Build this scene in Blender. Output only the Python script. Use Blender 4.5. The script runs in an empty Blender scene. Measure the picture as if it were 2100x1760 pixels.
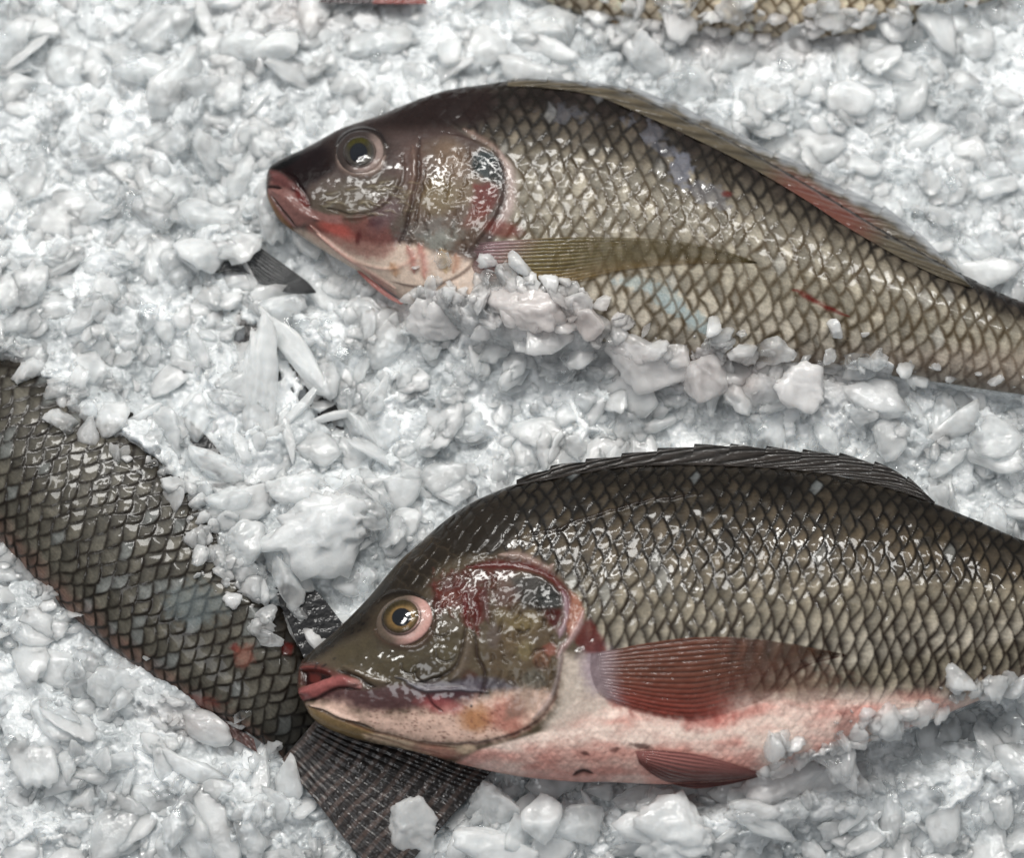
import bpy, math, random
import numpy as np

# ------------------------------------------------------------------ camera, world, lamps, exposure
SC = bpy.context.scene
COL = SC.collection
R = math.radians
PW, PH = 2099.0, 1760.0            # drawing units the shapes are measured in
FRAME_W, DIST, PITCH = 0.46, 0.90, R(16)
UNIT = FRAME_W / PW                # metres per drawing unit on the ice
CAM = np.array([0.0, -DIST * math.sin(PITCH), DIST * math.cos(PITCH)])
AX_X = np.array([1.0, 0, 0])
AX_Y = np.array([0, math.cos(PITCH), math.sin(PITCH)])
AX_Z = np.array([0, -math.sin(PITCH), math.cos(PITCH)])

cam_data = bpy.data.cameras.new('camera')
cam = bpy.data.objects.new('camera', cam_data)
COL.objects.link(cam)
cam.location = CAM
cam.rotation_euler = (PITCH, 0, 0)
cam_data.sensor_width = 36
cam_data.lens = 36 * DIST / FRAME_W
cam_data.clip_start, cam_data.clip_end = 0.05, 20
cam_data.dof.use_dof = True
cam_data.dof.focus_distance = 0.868
cam_data.dof.aperture_fstop = 4.2
SC.camera = cam

world = bpy.data.worlds.new('World')
SC.world = world
world.use_nodes = True
world.node_tree.nodes['Background'].inputs[0].default_value = (0.92, 0.96, 1.0, 1)
world.node_tree.nodes['Background'].inputs[1].default_value = 0.30


def lamp(name, loc, target, sx, sy, watts, colour):
    d = bpy.data.lights.new(name, 'AREA')
    d.shape = 'RECTANGLE'
    d.size, d.size_y, d.energy, d.color = sx, sy, watts, colour
    o = bpy.data.objects.new(name, d)
    COL.objects.link(o)
    o.location = loc
    v = np.array(target, float) - np.array(loc, float)
    import mathutils
    o.rotation_euler = mathutils.Vector(v).to_track_quat('-Z', 'Y').to_euler()
    return o


for (lx, ly, lz, watts) in ((-0.50, 0.80, 1.20, 8.5), (-0.12, 0.92, 1.20, 8.5), (-0.25, 0.50, 1.40, 6.0), (0.28, 0.72, 1.30, 7.0), (0.70, 0.75, 1.25, 8.0), (-0.75, 0.45, 1.25, 5.0)):
    lamp('counter_lamp', (lx, ly, lz), (0, 0, 0), 0.34, 0.12, watts * 0.85, (1.0, 0.985, 0.95))
lamp('ceiling_lamp', (-0.7, -0.45, 1.9), (0, 0, 0), 0.60, 0.60, 7.0, (0.97, 0.98, 1.0))

SC.view_settings.view_transform = 'Standard'
SC.view_settings.look = 'None'
SC.view_settings.exposure = -0.38
SC.view_settings.gamma = 1.0
SC.render.engine = 'CYCLES'
SC.cycles.use_denoising = True
try:
    SC.cycles.denoiser = 'OPENIMAGEDENOISE'
except Exception:
    pass
SC.cycles.max_bounces = 12
SC.cycles.diffuse_bounces = 7
SC.cycles.transmission_bounces = 8
SC.cycles.transparent_max_bounces = 12
SC.cycles.caustics_reflective = False
SC.cycles.caustics_refractive = False
SC.cycles.sample_clamp_indirect = 6.0


# ------------------------------------------------------------------ helpers
def unproject(px, py, z):
    """drawing position -> world point on the level plane at height z"""
    px, py, z = np.broadcast_arrays(np.asarray(px, float), np.asarray(py, float), np.asarray(z, float))
    a = (px - PW / 2) * UNIT / DIST
    b = (PH / 2 - py) * UNIT / DIST
    d = a[..., None] * AX_X + b[..., None] * AX_Y - AX_Z
    k = (z - CAM[2]) / d[..., 2]
    return CAM + d * k[..., None]


def project(P):
    Q = P - CAM
    w = -(Q @ AX_Z)
    return (Q @ AX_X) / w * DIST / UNIT + PW / 2, PH / 2 - (Q @ AX_Y) / w * DIST / UNIT


def smooth(a, b, x):
    t = np.clip((x - a) / (b - a), 0, 1)
    return t * t * (3 - 2 * t)


def hash1(i, seed=0):
    i = np.asarray(i, np.int64)
    h = (i * 374761393 + seed * 668265263 + 974711) & 0xffffffff
    h = ((h ^ (h >> 13)) * 1274126177) & 0xffffffff
    h = ((h ^ (h >> 16)) * 2246822519) & 0xffffffff
    h = h ^ (h >> 15)
    return (h & 0xffffff) / float(0x1000000)


def hash2(i, j, seed=0):
    return hash1(np.asarray(i, np.int64) * 7919 + np.asarray(j, np.int64) * 104729, seed)


def noise(x, y, seed=0):
    """gradient noise, about -1..1"""
    xi, yi = np.floor(x).astype(np.int64), np.floor(y).astype(np.int64)
    xf, yf = x - xi, y - yi
    u, v = xf * xf * xf * (xf * (xf * 6 - 15) + 10), yf * yf * yf * (yf * (yf * 6 - 15) + 10)

    def g(dx, dy):
        a = hash2(xi + dx, yi + dy, seed) * 2 * math.pi
        return np.cos(a) * (xf - dx) + np.sin(a) * (yf - dy)
    a, b, c, d = g(0, 0), g(1, 0), g(0, 1), g(1, 1)
    return 1.5 * ((a * (1 - u) + b * u) * (1 - v) + (c * (1 - u) + d * u) * v)


def fbm(x, y, seed=0, octaves=4, gain=0.5):
    s, a, n = 0, 1.0, 0
    for k in range(octaves):
        s = s + a * noise(x * 2 ** k + 13.7 * k, y * 2 ** k - 7.1 * k, seed + k)
        n += a
        a *= gain
    return s / n


def curve(pts, n=None):
    """Catmull-Rom through the points, as a polyline"""
    p = np.array(pts, float)
    e = np.vstack([2 * p[0] - p[1], p, 2 * p[-1] - p[-2]])
    out = []
    for k in range(len(p) - 1):
        a, b, c, d = e[k:k + 4]
        m = max(3, int(np.hypot(*(c - b)[:2]) / 8)) if n is None else n
        t = np.linspace(0, 1, m, endpoint=False)[:, None]
        out.append(0.5 * (2 * b + (c - a) * t + (2 * a - 5 * b + 4 * c - d) * t ** 2 + (3 * b - a - 3 * c + d) * t ** 3))
    out.append(p[-1:])
    return np.vstack(out)


def resample(pts, n):
    c = curve(pts)
    s = np.r_[0, np.cumsum(np.hypot(*np.diff(c[:, :2], axis=0).T))]
    q = np.linspace(0, s[-1], n)
    return np.stack([np.interp(q, s, c[:, k]) for k in range(c.shape[1])], 1)


def mesh_object(name, V, F, mat, parent=None, attrs=None, smooth_faces=True):
    """V (n,3), F (m,4) or list of arrays of quads / triangles; one mesh object"""
    Fs = F if isinstance(F, (list, tuple)) else [F]
    me = bpy.data.meshes.new(name)
    V = np.ascontiguousarray(V, np.float32)
    me.vertices.add(len(V))
    me.vertices.foreach_set('co', V.ravel())
    loops = np.concatenate([f.ravel() for f in Fs]).astype(np.int32)
    tot = np.concatenate([np.full(len(f), f.shape[1]) for f in Fs]).astype(np.int32)
    start = np.r_[0, np.cumsum(tot)[:-1]].astype(np.int32)
    me.loops.add(len(loops))
    me.loops.foreach_set('vertex_index', loops)
    me.polygons.add(len(tot))
    me.polygons.foreach_set('loop_start', start)
    me.polygons.foreach_set('loop_total', tot)
    me.update(calc_edges=True)
    me.polygons.foreach_set('use_smooth', np.full(len(tot), smooth_faces))
    for k, a in (attrs or {}).items():
        a = np.asarray(a, np.float32)
        if a.ndim == 2:
            at = me.attributes.new(k, 'FLOAT_COLOR', 'POINT')
            at.data.foreach_set('color', np.c_[a[:, :3], np.ones(len(a))].astype(np.float32).ravel())
        else:
            at = me.attributes.new(k, 'FLOAT', 'POINT')
            at.data.foreach_set('value', np.ascontiguousarray(a))
    me.materials.append(mat)
    o = bpy.data.objects.new(name, me)
    COL.objects.link(o)
    if parent is not None:
        o.parent = parent
        o.matrix_parent_inverse = parent.matrix_basis.inverted()
    return o


def tag(o, label=None, cat=None, group=None, kind=None):
    for k, v in (('label', label), ('category', cat), ('group', group), ('kind', kind)):
        if v:
            o[k] = v
    return o


def thing(name, label, cat, loc, group=None):
    o = bpy.data.objects.new(name, None)
    COL.objects.link(o)
    o.location = loc
    o.empty_display_size = 0.01
    return tag(o, label, cat, group)


def grid_faces(n, m, wrap=False):
    """quads of an n x m vertex grid (rows n, columns m); wrap joins the last column to the first"""
    i = np.arange(n - 1)[:, None]
    j = np.arange(m if wrap else m - 1)[None, :]
    a = i * m + j
    b = i * m + (j + 1) % m
    return np.stack([a, b, b + m, a + m], -1).reshape(-1, 4)


def srgb(r, g, b):
    c = np.array([r, g, b], float) / 255
    return np.where(c <= 0.04045, c / 12.92, ((c + 0.055) / 1.055) ** 2.4)


class Nodes:
    def __init__(self, name):
        self.m = bpy.data.materials.new(name)
        self.m.use_nodes = True
        self.t = self.m.node_tree
        self.t.nodes.clear()
        self.out = self.t.nodes.new('ShaderNodeOutputMaterial')

    def n(self, typ, ins=None, **kw):
        nd = self.t.nodes.new('ShaderNode' + typ)
        for k, v in kw.items():
            setattr(nd, k, v)
        for k, v in (ins or {}).items():
            if isinstance(v, bpy.types.NodeSocket):
                self.t.links.new(v, nd.inputs[k])
            else:
                nd.inputs[k].default_value = v
        return nd

    def math(self, op, a, b=0.0, clamp=False):
        return self.n('Math', {0: a, 1: b}, operation=op, use_clamp=clamp).outputs[0]

    def attr(self, name):
        return self.n('Attribute', attribute_name=name)

    def mixc(self, f, a, b, blend='MIX'):
        nd = self.t.nodes.new('ShaderNodeMix')
        nd.data_type, nd.blend_type = 'RGBA', blend
        for k, v in ((0, f), (6, a), (7, b)):
            if isinstance(v, bpy.types.NodeSocket):
                self.t.links.new(v, nd.inputs[k])
            else:
                nd.inputs[k].default_value = v
        return nd.outputs[2]
# ------------------------------------------------------------------ fish
def skin_material(name, coat=1.0, sss=0.05, ripple=0.6):
    N = Nodes(name)
    tc = N.n('TexCoord').outputs['Object']
    col = N.attr('pigment').outputs['Color']
    fine = N.n('TexNoise', {'Vector': tc, 'Scale': 900.0, 'Detail': 3.0, 'Roughness': 0.65}).outputs['Fac']
    slime = N.n('TexNoise', {'Vector': tc, 'Scale': 170.0, 'Detail': 0.5, 'Roughness': 0.55, 'Distortion': 1.0}).outputs['Fac']
    v = N.n('MapRange', {'Value': fine, 1: 0.25, 2: 0.75, 3: 0.80, 4: 1.20}).outputs[0]
    base = N.mixc(1.0, col, N.n('CombineColor', {0: v, 1: v, 2: v}).outputs[0], 'MULTIPLY')
    b1 = N.n('Bump', {'Height': fine, 'Strength': 0.25, 'Distance': 0.0005}).outputs[0]
    film = N.n('TexNoise', {'Vector': tc, 'Scale': 75.0, 'Detail': 1.0, 'Roughness': 0.5, 'Distortion': 1.6}).outputs['Fac']
    wet = N.n('TexNoise', {'Vector': tc, 'Scale': 38.0, 'Detail': 2.0}).outputs['Fac']
    wet = N.n('MapRange', {'Value': wet, 1: 0.50, 2: 0.70, 3: 0.08, 4: 0.9}).outputs[0]
    wet = N.math('MULTIPLY', N.math('MULTIPLY', wet, ripple), N.attr('wet').outputs['Fac'])
    b2 = N.n('Bump', {'Height': slime, 'Strength': N.math('MULTIPLY', wet, 0.3), 'Distance': 0.0022}).outputs[0]
    b2 = N.n('Bump', {'Height': film, 'Strength': wet, 'Distance': 0.0060, 'Normal': b2}).outputs[0]
    rough = N.attr('rough').outputs['Fac']
    p = N.n('BsdfPrincipled', {'Base Color': base, 'Roughness': rough, 'IOR': 1.40, 'Normal': b1,
                               'Subsurface Weight': sss, 'Subsurface Radius': (1.0, 0.45, 0.3), 'Subsurface Scale': 0.002,
                               'Coat Weight': N.math('MULTIPLY', N.math('ADD', N.attr('wet').outputs['Fac'], 0.12), coat, clamp=True), 'Coat Roughness': 0.035, 'Coat IOR': 1.5, 'Specular IOR Level': 0.15, 'Coat Normal': b2})
    N.t.links.new(p.outputs[0], N.out.inputs['Surface'])
    return N.m


def fin_material(name):
    N = Nodes(name)
    tc = N.n('TexCoord').outputs['Object']
    col = N.attr('pigment').outputs['Color']
    slime = N.n('TexNoise', {'Vector': tc, 'Scale': 260.0, 'Detail': 2.0}).outputs['Fac']
    b2 = N.n('Bump', {'Height': slime, 'Strength': 0.35, 'Distance': 0.0018}).outputs[0]
    p = N.n('BsdfPrincipled', {'Base Color': col, 'Roughness': 0.4, 'IOR': 1.40, 'Normal': b2, 'Specular IOR Level': 0.25, 'Coat Weight': 0.35,
                               'Coat Roughness': 0.06, 'Coat Normal': b2})
    tr = N.n('BsdfTransparent', {'Color': N.mixc(0.15, (1, 1, 1, 1), col)})
    mix = N.n('MixShader', {0: N.attr('opacity').outputs['Fac'], 1: tr.outputs[0], 2: p.outputs[0]})
    N.t.links.new(mix.outputs[0], N.out.inputs['Surface'])
    return N.m


def glossy(name, colour, rough=0.08, coat=1.0, bump=0.0):
    N = Nodes(name)
    ins = {'Base Color': (*colour, 1), 'Roughness': rough, 'IOR': 1.40, 'Coat Weight': coat, 'Coat Roughness': 0.02}
    tc = N.n('TexCoord').outputs['Object']
    n = N.n('TexNoise', {'Vector': tc, 'Scale': 700.0, 'Detail': 3.0}).outputs['Fac']
    v = N.n('MapRange', {'Value': n, 1: 0.3, 2: 0.7, 3: 0.75, 4: 1.2}).outputs[0]
    ins['Base Color'] = N.mixc(1.0, (*colour, 1), N.n('CombineColor', {0: v, 1: v, 2: v}).outputs[0], 'MULTIPLY')
    if bump:
        ins['Normal'] = N.n('Bump', {'Height': n, 'Strength': bump, 'Distance': 0.0006}).outputs[0]
    p = N.n('BsdfPrincipled', ins)
    N.t.links.new(p.outputs[0], N.out.inputs['Surface'])
    return N.m


def clear_film(name):
    N = Nodes(name)
    g = N.n('BsdfGlossy', {'Color': (1, 1, 1, 1), 'Roughness': 0.03})
    t = N.n('BsdfTransparent', {'Color': (0.93, 0.93, 0.93, 1)})
    f = N.n('Fresnel', {'IOR': 1.37})
    m = N.n('MixShader', {0: f.outputs[0], 1: t.outputs[0], 2: g.outputs[0]})
    N.t.links.new(m.outputs[0], N.out.inputs['Surface'])
    return N.m


M_SKIN = skin_material('wet_fish_skin')
M_SKIN_DULL = skin_material('fish_skin_in_ice', coat=0.6, ripple=0.5)
M_FIN = fin_material('fin_membrane')
M_PUPIL = glossy('pupil_black', (0.006, 0.008, 0.012))
M_CORNEA = clear_film('cornea_film')


def seg_dist(x, y, poly, reach):
    """distance to a polyline, position along it 0..1 and side (+1 = right of its direction on the page); inf past reach"""
    n = len(x)
    D, S, G = np.full(n, 1e9), np.zeros(n), np.ones(n)
    lo, hi = poly.min(0) - reach, poly.max(0) + reach
    idx = np.nonzero((x > lo[0]) & (x < hi[0]) & (y > lo[1]) & (y < hi[1]))[0]
    if len(idx) == 0:
        return D, S, G
    xs, ys = x[idx], y[idx]
    d, s, g = D[idx], S[idx], G[idx]
    m = len(poly) - 1
    for k in range(m):
        a, b = poly[k], poly[k + 1]
        v = b - a
        L = v @ v + 1e-12
        wx, wy = xs - a[0], ys - a[1]
        t = np.clip((wx * v[0] + wy * v[1]) / L, 0, 1)
        e = np.hypot(wx - t * v[0], wy - t * v[1])
        u = e < d
        d = np.where(u, e, d)
        s = np.where(u, (k + t) / m, s)
        g = np.where(u, np.sign(v[0] * wy - v[1] * wx), g)
    D[idx], S[idx], G[idx] = d, s, g
    return D, S, G


def inside(x, y, poly):
    r = np.zeros(len(x), bool)
    j = len(poly) - 1
    for i in range(len(poly)):
        (xi, yi), (xj, yj) = poly[i], poly[j]
        c = ((yi > y) != (yj > y)) & (x < (xj - xi) * (y - yi) / (yj - yi + 1e-12) + xi)
        r ^= c
        j = i
    return r


class Paint:
    """pigment, relief (drawing units along the normal) and roughness of the points of one skin"""

    def __init__(self, x, y, col):
        self.x, self.y = x, y
        self.col = np.array(np.broadcast_to(col, (len(x), 3)))
        self.h = np.zeros(len(x))
        self.rough = np.full(len(x), 0.32)
        self.wet = np.full(len(x), 0.30)
        self.w1 = fbm(x / 14, y / 14, 101, 3)
        self.w2 = fbm(x / 45, y / 45, 102, 3)

    def mix(self, colour, m):
        m = np.clip(m, 0, 1)[:, None]
        self.col = self.col * (1 - m) + np.asarray(colour) * m

    def blob(self, cx, cy, rx, ry, colour=None, amt=1.0, ang=0, soft=0.5, ragged=0.25, h=0.0, rough=None):
        c, s = math.cos(R(ang)), math.sin(R(ang))
        u, v = ((self.x - cx) * c + (self.y - cy) * s) / rx, (-(self.x - cx) * s + (self.y - cy) * c) / ry
        d = np.sqrt(u * u + v * v) + ragged * (self.w1 + 0.8 * self.w2)
        m = 1 - smooth(1 - soft, 1 + soft, d)
        if colour is not None:
            self.mix(colour, m * amt)
        if h:
            self.h += h * (1 - smooth(0, 1 + soft, np.sqrt(u * u + v * v)))
        if rough is not None:
            self.rough = self.rough * (1 - m) + rough * m
        return m

    def area(self, pts, colour=None, amt=1.0, soft=10.0, ragged=5.0, h=0.0, rough=None):
        P = curve(list(pts) + [pts[0]])
        d, _, _ = seg_dist(self.x, self.y, P, 60 + soft)
        ins = inside(self.x, self.y, P)
        sd = np.where(ins, np.minimum(d, 500), -np.minimum(d, 500)) + ragged * (self.w1 + self.w2)
        m = smooth(-soft, soft, sd)
        if colour is not None:
            self.mix(colour, m * amt)
        self.h += h * m
        if rough is not None:
            self.rough = self.rough * (1 - m) + rough * m
        return m

    def line(self, pts, width, colour=None, amt=1.0, h=0.0, broken=0.0, taper=True, wob=0.0):
        P = curve(pts)
        x, y = self.x + wob * self.w1 * 6, self.y + wob * self.w2 * 8
        d, s, g = seg_dist(x, y, P, width * 4)
        w = width * (np.clip(4 * np.minimum(s, 1 - s) + 0.25, 0, 1) if taper else 1.0)
        m = np.exp(-(d / w) ** 2) * (1 - broken * smooth(-0.2, 0.5, self.w1 + self.w2 * 0.5))
        if colour is not None:
            self.mix(colour, m * amt)
        self.h += h * m
        return m

    def ledge(self, pts, h, fall, side=1, edge=3.0):
        """a plate that is raised on one side of the line and drops at it"""
        P = curve(pts)
        d, s, g = seg_dist(self.x, self.y, P, fall * 4)
        sd = d * g * side
        end = smooth(0, 0.12, s) * smooth(0, 0.12, 1 - s)
        m = smooth(-edge, edge, sd) * np.exp(-np.clip(sd, 0, None) / fall) * end
        self.h += h * m
        return m


def scales(u, v, W, H, seed):
    """imbricated scales on the surface coordinates u (to the tail) and v (down the flank)"""
    Ru, Rv = 1.05 * W, 0.66 * H
    half = W / 2
    n = len(u)
    best = np.full(n, 10 ** 9, np.int64)
    bj = np.zeros(n, np.int64)
    rr = np.full(n, 2.0)
    du, dv = np.zeros(n), np.zeros(n)
    cov = np.full(n, 9.0)
    i0 = np.ceil((u - Ru) / half).astype(np.int64) - 1
    hits = []
    for k in range(0, 5):
        i = i0 + k
        off = 0.5 * (i & 1)
        jf = v / H - off
        for dj in (0, 1):
            j = np.floor(jf).astype(np.int64) + dj
            jx, jy = (hash2(i, j, seed) - 0.5) * 0.24 * W, (hash2(i, j, seed + 1) - 0.5) * 0.20 * H
            size = 0.96 + 0.10 * hash2(i, j, seed + 2)
            a, b = (u - i * half - jx), (v - (j + off) * H - jy)
            r = ((np.abs(a) / Ru) ** 1.45 + (np.abs(b) / Rv) ** 1.45) ** (1 / 1.45) / size
            r = np.where(a < 0, np.minimum(r, np.abs(b) / Rv / size * 0.98 + 0.01), r)
            hits.append((i, j, r, a, b))
            take = (r < 1) & (i < best)
            best = np.where(take, i, best)
            bj = np.where(take, j, bj)
            rr = np.where(take, r, rr)
            du, dv = np.where(take, a, du), np.where(take, b, dv)
    for (i, j, r, a, b) in hits:
        c = (i < best) & (r >= 1)
        cov = np.where(c, np.minimum(cov, r - 1), cov)
    rid = np.stack([hash2(best, bj, seed + q) for q in range(5, 9)])
    own = np.clip((1 - rr) * Ru, 0, None)
    under = np.clip(cov * Ru, 0, W)
    return own, under, du / Ru, dv / Rv, rid


class Fish:
    def __init__(self, top, bottom, thick, zc, origin=(0, 0), angle=0.0, cols=560, rows=340, belly=0.10, pw=1.0, tone=0.58):
        self.tone = tone
        self.o, self.a = origin, R(angle)
        self.T, self.B = curve(top), curve(bottom)
        self.T[:, 0] = np.maximum.accumulate(self.T[:, 0])
        self.B[:, 0] = np.maximum.accumulate(self.B[:, 0])
        self.K = curve(thick)
        self.q0, self.q1 = top[0][0], top[-1][0]
        self.zc, self.cols, self.rows, self.belly, self.pw = zc, cols, rows, belly, pw

    def to_page(self, q, r):
        c, s = math.cos(self.a), math.sin(self.a)
        return self.o[0] + q * c - r * s, self.o[1] + q * s + r * c

    def to_local(self, px, py):
        c, s = math.cos(self.a), math.sin(self.a)
        dx, dy = px - self.o[0], py - self.o[1]
        return dx * c + dy * s, -dx * s + dy * c

    def edges(self, q):
        return (np.interp(q, self.T[:, 0], self.T[:, 1]), np.interp(q, self.B[:, 0], self.B[:, 1]),
                np.interp(q, self.K[:, 0], self.K[:, 1]))

    def prof(self, t):
        return np.clip(1 - t * t, 0, 1) ** (0.5 * self.pw) * (1 + self.belly * t)

    def z_local(self, q, r):
        a, b, k = self.edges(q)
        t = np.clip((r - (a + b) / 2) / np.maximum((b - a) / 2, 1e-3), -1, 1)
        return self.zc + k * UNIT * self.prof(t)

    def surf(self, px, py, lift=0.0):
        """the point of the upper flank that stands at page position (px, py), raised by lift drawing units"""
        z = np.full(np.shape(px), self.zc, float)
        for _ in range(6):
            P = unproject(px, py, z)
            Q = P.copy()
            Q[..., 2] = self.zc
            x, y = project(Q)
            z = self.z_local(*self.to_local(x, y)) + np.asarray(lift) * UNIT
        return unproject(px, py, z)

    def body(self, name, paint, mat, parent, lower_rows=36):
        L = self.q1 - self.q0
        w = np.linspace(0, 1, self.cols)
        w = np.where(w < 0.12, 0.12 * (w / 0.12) ** 1.8, w)
        q = self.q0 + L * w
        a, b, k = self.edges(q)
        m, hf = (a + b) / 2, np.maximum((b - a) / 2, 0.2)
        th = np.linspace(0, math.pi, self.rows)
        t = -(0.75 * np.cos(th) + 0.25 * np.linspace(1, -1, self.rows))
        Q = np.repeat(q[:, None], self.rows, 1)
        Rr = m[:, None] + hf[:, None] * t[None]
        px, py = self.to_page(Q, Rr)
        V = unproject(px, py, self.zc)
        V[..., 2] += k[:, None] * UNIT * self.prof(t)[None]
        dx, dy = np.gradient(V, axis=0), np.gradient(V, axis=1)
        nrm = np.cross(dx, dy)
        nrm /= np.linalg.norm(nrm, axis=2, keepdims=True) + 1e-12
        nrm *= np.where(nrm[self.cols // 2, self.rows // 2, 2] < 0, -1, 1)
        X, Y = project(V)
        tt = np.repeat(t[None], self.cols, 0)
        arc = hf[:, None] * (0.55 * tt + 0.45 * np.arcsin(np.clip(tt, -1, 1)))
        P = paint(self, X.ravel(), Y.ravel(), Q.ravel(), tt.ravel(), arc.ravel())
        fade = np.clip((1 - np.abs(tt)) / 0.04, 0, 1) * smooth(0, 0.01, w)[:, None]
        V = V + nrm * (P.h.reshape(Q.shape) * fade * UNIT)[..., None]
        # the side that lies on the ice
        t2 = np.cos(np.linspace(0, math.pi, lower_rows + 2)[1:-1])
        R2 = m[:, None] + hf[:, None] * t2[None]
        Q2 = np.repeat(q[:, None], lower_rows, 1)
        V2 = unproject(*self.to_page(Q2, R2), self.zc)
        V2[..., 2] -= k[:, None] * UNIT * self.prof(t2)[None]
        A = np.concatenate([V, V2], 1)
        grey = P.col @ np.array([0.3, 0.55, 0.15])
        P.col = P.col * 0.86 + 0.14 * grey[:, None]
        P.col = 0.32 * (P.col / 0.32) ** 1.28
        C1 = (P.col * self.tone).reshape(self.cols, self.rows, 3)
        f = np.linspace(0, 1, lower_rows)[None, :, None]
        C2 = C1[:, -1:, :] * (1 - f) + C1[:, :1, :] * f
        rough = np.concatenate([P.rough.reshape(Q.shape), np.full(Q2.shape, 0.35)], 1)
        return mesh_object(name, A.reshape(-1, 3), grid_faces(self.cols, self.rows + lower_rows, True), mat, parent,
                           {'pigment': np.concatenate([C1, C2], 1).reshape(-1, 3), 'rough': rough.ravel(), 'wet': np.concatenate([P.wet.reshape(Q.shape), np.full(Q2.shape, 0.3)], 1).ravel()})

    def fin(self, name, A, B, lift, ink, parent, rays=18, relief=1.2, n=220, m=150, thick=1.6, free=None, along=True, shape=None, slant=0.0):
        """a thin fin between its two edges, both drawn root to tip; lift(s, w) raises it off the flank"""
        a, b = resample(A, n), resample(B, n)
        s, w = np.linspace(0, 1, n)[:, None] + np.zeros((1, m)), np.linspace(0, 1, m)[None] + np.zeros((n, 1))
        px = a[:, None, 0] * (1 - w) + b[:, None, 0] * w
        py = a[:, None, 1] * (1 - w) + b[:, None, 1] * w
        if shape:
            px, py = shape(px, py, s, w)
        ph = (w if along else s) * rays + (0.35 * noise(s * 3.1, w * 2.3, 7)) + slant * s
        ridge = np.cos(2 * math.pi * ph) * 0.5 + 0.5
        if along:                              # rays fork towards the tip
            fork = smooth(0.35, 0.75, s + 0.15 * hash1(np.floor(ph), 3))
            ridge = ridge * (1 - 0.6 * fork) + 0.6 * fork * (0.5 - 0.5 * np.cos(4 * math.pi * ph))
            ridge = ridge * (1 - 0.14 * smooth(0.5, 1, np.cos(s * 2 * math.pi * 26 + 5 * hash1(np.floor(ph), 4))))
        col, op = ink(px, py, s, w, ridge)
        z = lift(s, w) + relief * ridge * smooth(0, 0.08, s)
        if free is None:
            V = self.surf(px, py, z)
        else:
            V = unproject(px, py, free(px, py) + z * UNIT)
        e = (np.minimum(np.minimum(s, 1 - s), np.minimum(w, 1 - w)) / 0.03).clip(0, 1) * 0.8 + 0.2
        V2 = V.copy()
        V2[..., 2] -= thick * UNIT * e
        F1 = grid_faces(n, m)
        F2 = F1[:, ::-1] + n * m
        rim = np.r_[np.arange(m), np.arange(1, n) * m + m - 1, (n - 1) * m + np.arange(m - 2, -1, -1), np.arange(n - 2, 0, -1) * m]
        nx = np.roll(rim, -1)
        F3 = np.stack([rim, rim + n * m, nx + n * m, nx], 1)
        col2 = np.concatenate([col.reshape(-1, 3)] * 2)
        op2 = np.concatenate([op.ravel(), np.zeros(n * m) + op.ravel() * 0.15])
        return mesh_object(name, np.concatenate([V.reshape(-1, 3), V2.reshape(-1, 3)]), [F1, F2, F3], M_FIN, parent,
                           {'pigment': col2, 'opacity': op2})

    def dome(self, name, cx, cy, rx, ry, ang, lift, h, mat, parent, colour=None, attrs_fn=None, power=0.5, n=40, m=72):
        """a low rounded cap on the flank: eyeball, iris, pupil"""
        rho = np.linspace(0, 1, n)[:, None]
        phi = np.linspace(0, 2 * math.pi, m, endpoint=False)[None]
        c, s = math.cos(R(ang)), math.sin(R(ang))
        u, v = rx * rho * np.cos(phi), ry * rho * np.sin(phi)
        px, py = cx + u * c - v * s, cy + u * s + v * c
        base = self.surf(np.array([cx]), np.array([cy]))[0]
        gx = self.surf(np.array([cx + rx, cx - rx, cx, cx]), np.array([cy, cy, cy + ry, cy - ry]))
        sx, sy = (gx[0, 2] - gx[1, 2]) / (2 * rx), (gx[2, 2] - gx[3, 2]) / (2 * ry)
        z = base[2] + 0.8 * (sx * (px - cx) + sy * (py - cy)) + (lift + h * np.clip(1 - rho ** 2, 0, 1) ** power) * UNIT
        V = unproject(px, py, z).reshape(-1, 3)
        attrs = attrs_fn(rho + 0 * phi, phi + 0 * rho, px, py) if attrs_fn else None
        return mesh_object(name, V, grid_faces(n, m, True), mat, parent, attrs)
# ------------------------------------------------------------------ the shapes of the fish
UP_TOP = [(545, 383), (546, 366), (550, 350), (560, 338), (590, 322), (622, 307), (660, 287), (699, 266), (736, 253), (784, 237),
          (841, 213), (912, 189), (983, 178), (1068, 166), (1150, 168), (1219, 176), (1310, 204), (1402, 246), (1493, 291),
          (1566, 332), (1658, 386), (1734, 432), (1830, 490), (1950, 556), (2080, 616), (2200, 650), (2240, 655)]
UP_BOT = [(545, 384), (546, 397), (549, 408), (560, 432), (573, 452), (600, 472), (670, 517), (756, 568), (812, 605), (870, 640),
          (960, 690), (1080, 722), (1240, 735), (1400, 745), (1560, 752), (1660, 756), (1740, 760), (1850, 772), (1950, 786), (2080, 806), (2200, 822), (2240, 826)]
UP_K = [(545, 0), (549, 16), (560, 27), (600, 44), (700, 68), (850, 92), (1000, 106), (1300, 112), (1600, 106), (1800, 92), (2100, 56), (2240, 26)]
upper = Fish(UP_TOP, UP_BOT, UP_K, 0.010, cols=660, rows=360, belly=0.06)


def hp(L):
    return [(571.4 + 0.3061 * a, 1107 + 0.3061 * b) for a, b in L]


def bp(L):
    return [(1071.4 + 0.4263 * a, 892.9 + 0.4263 * b) for a, b in L]


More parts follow.
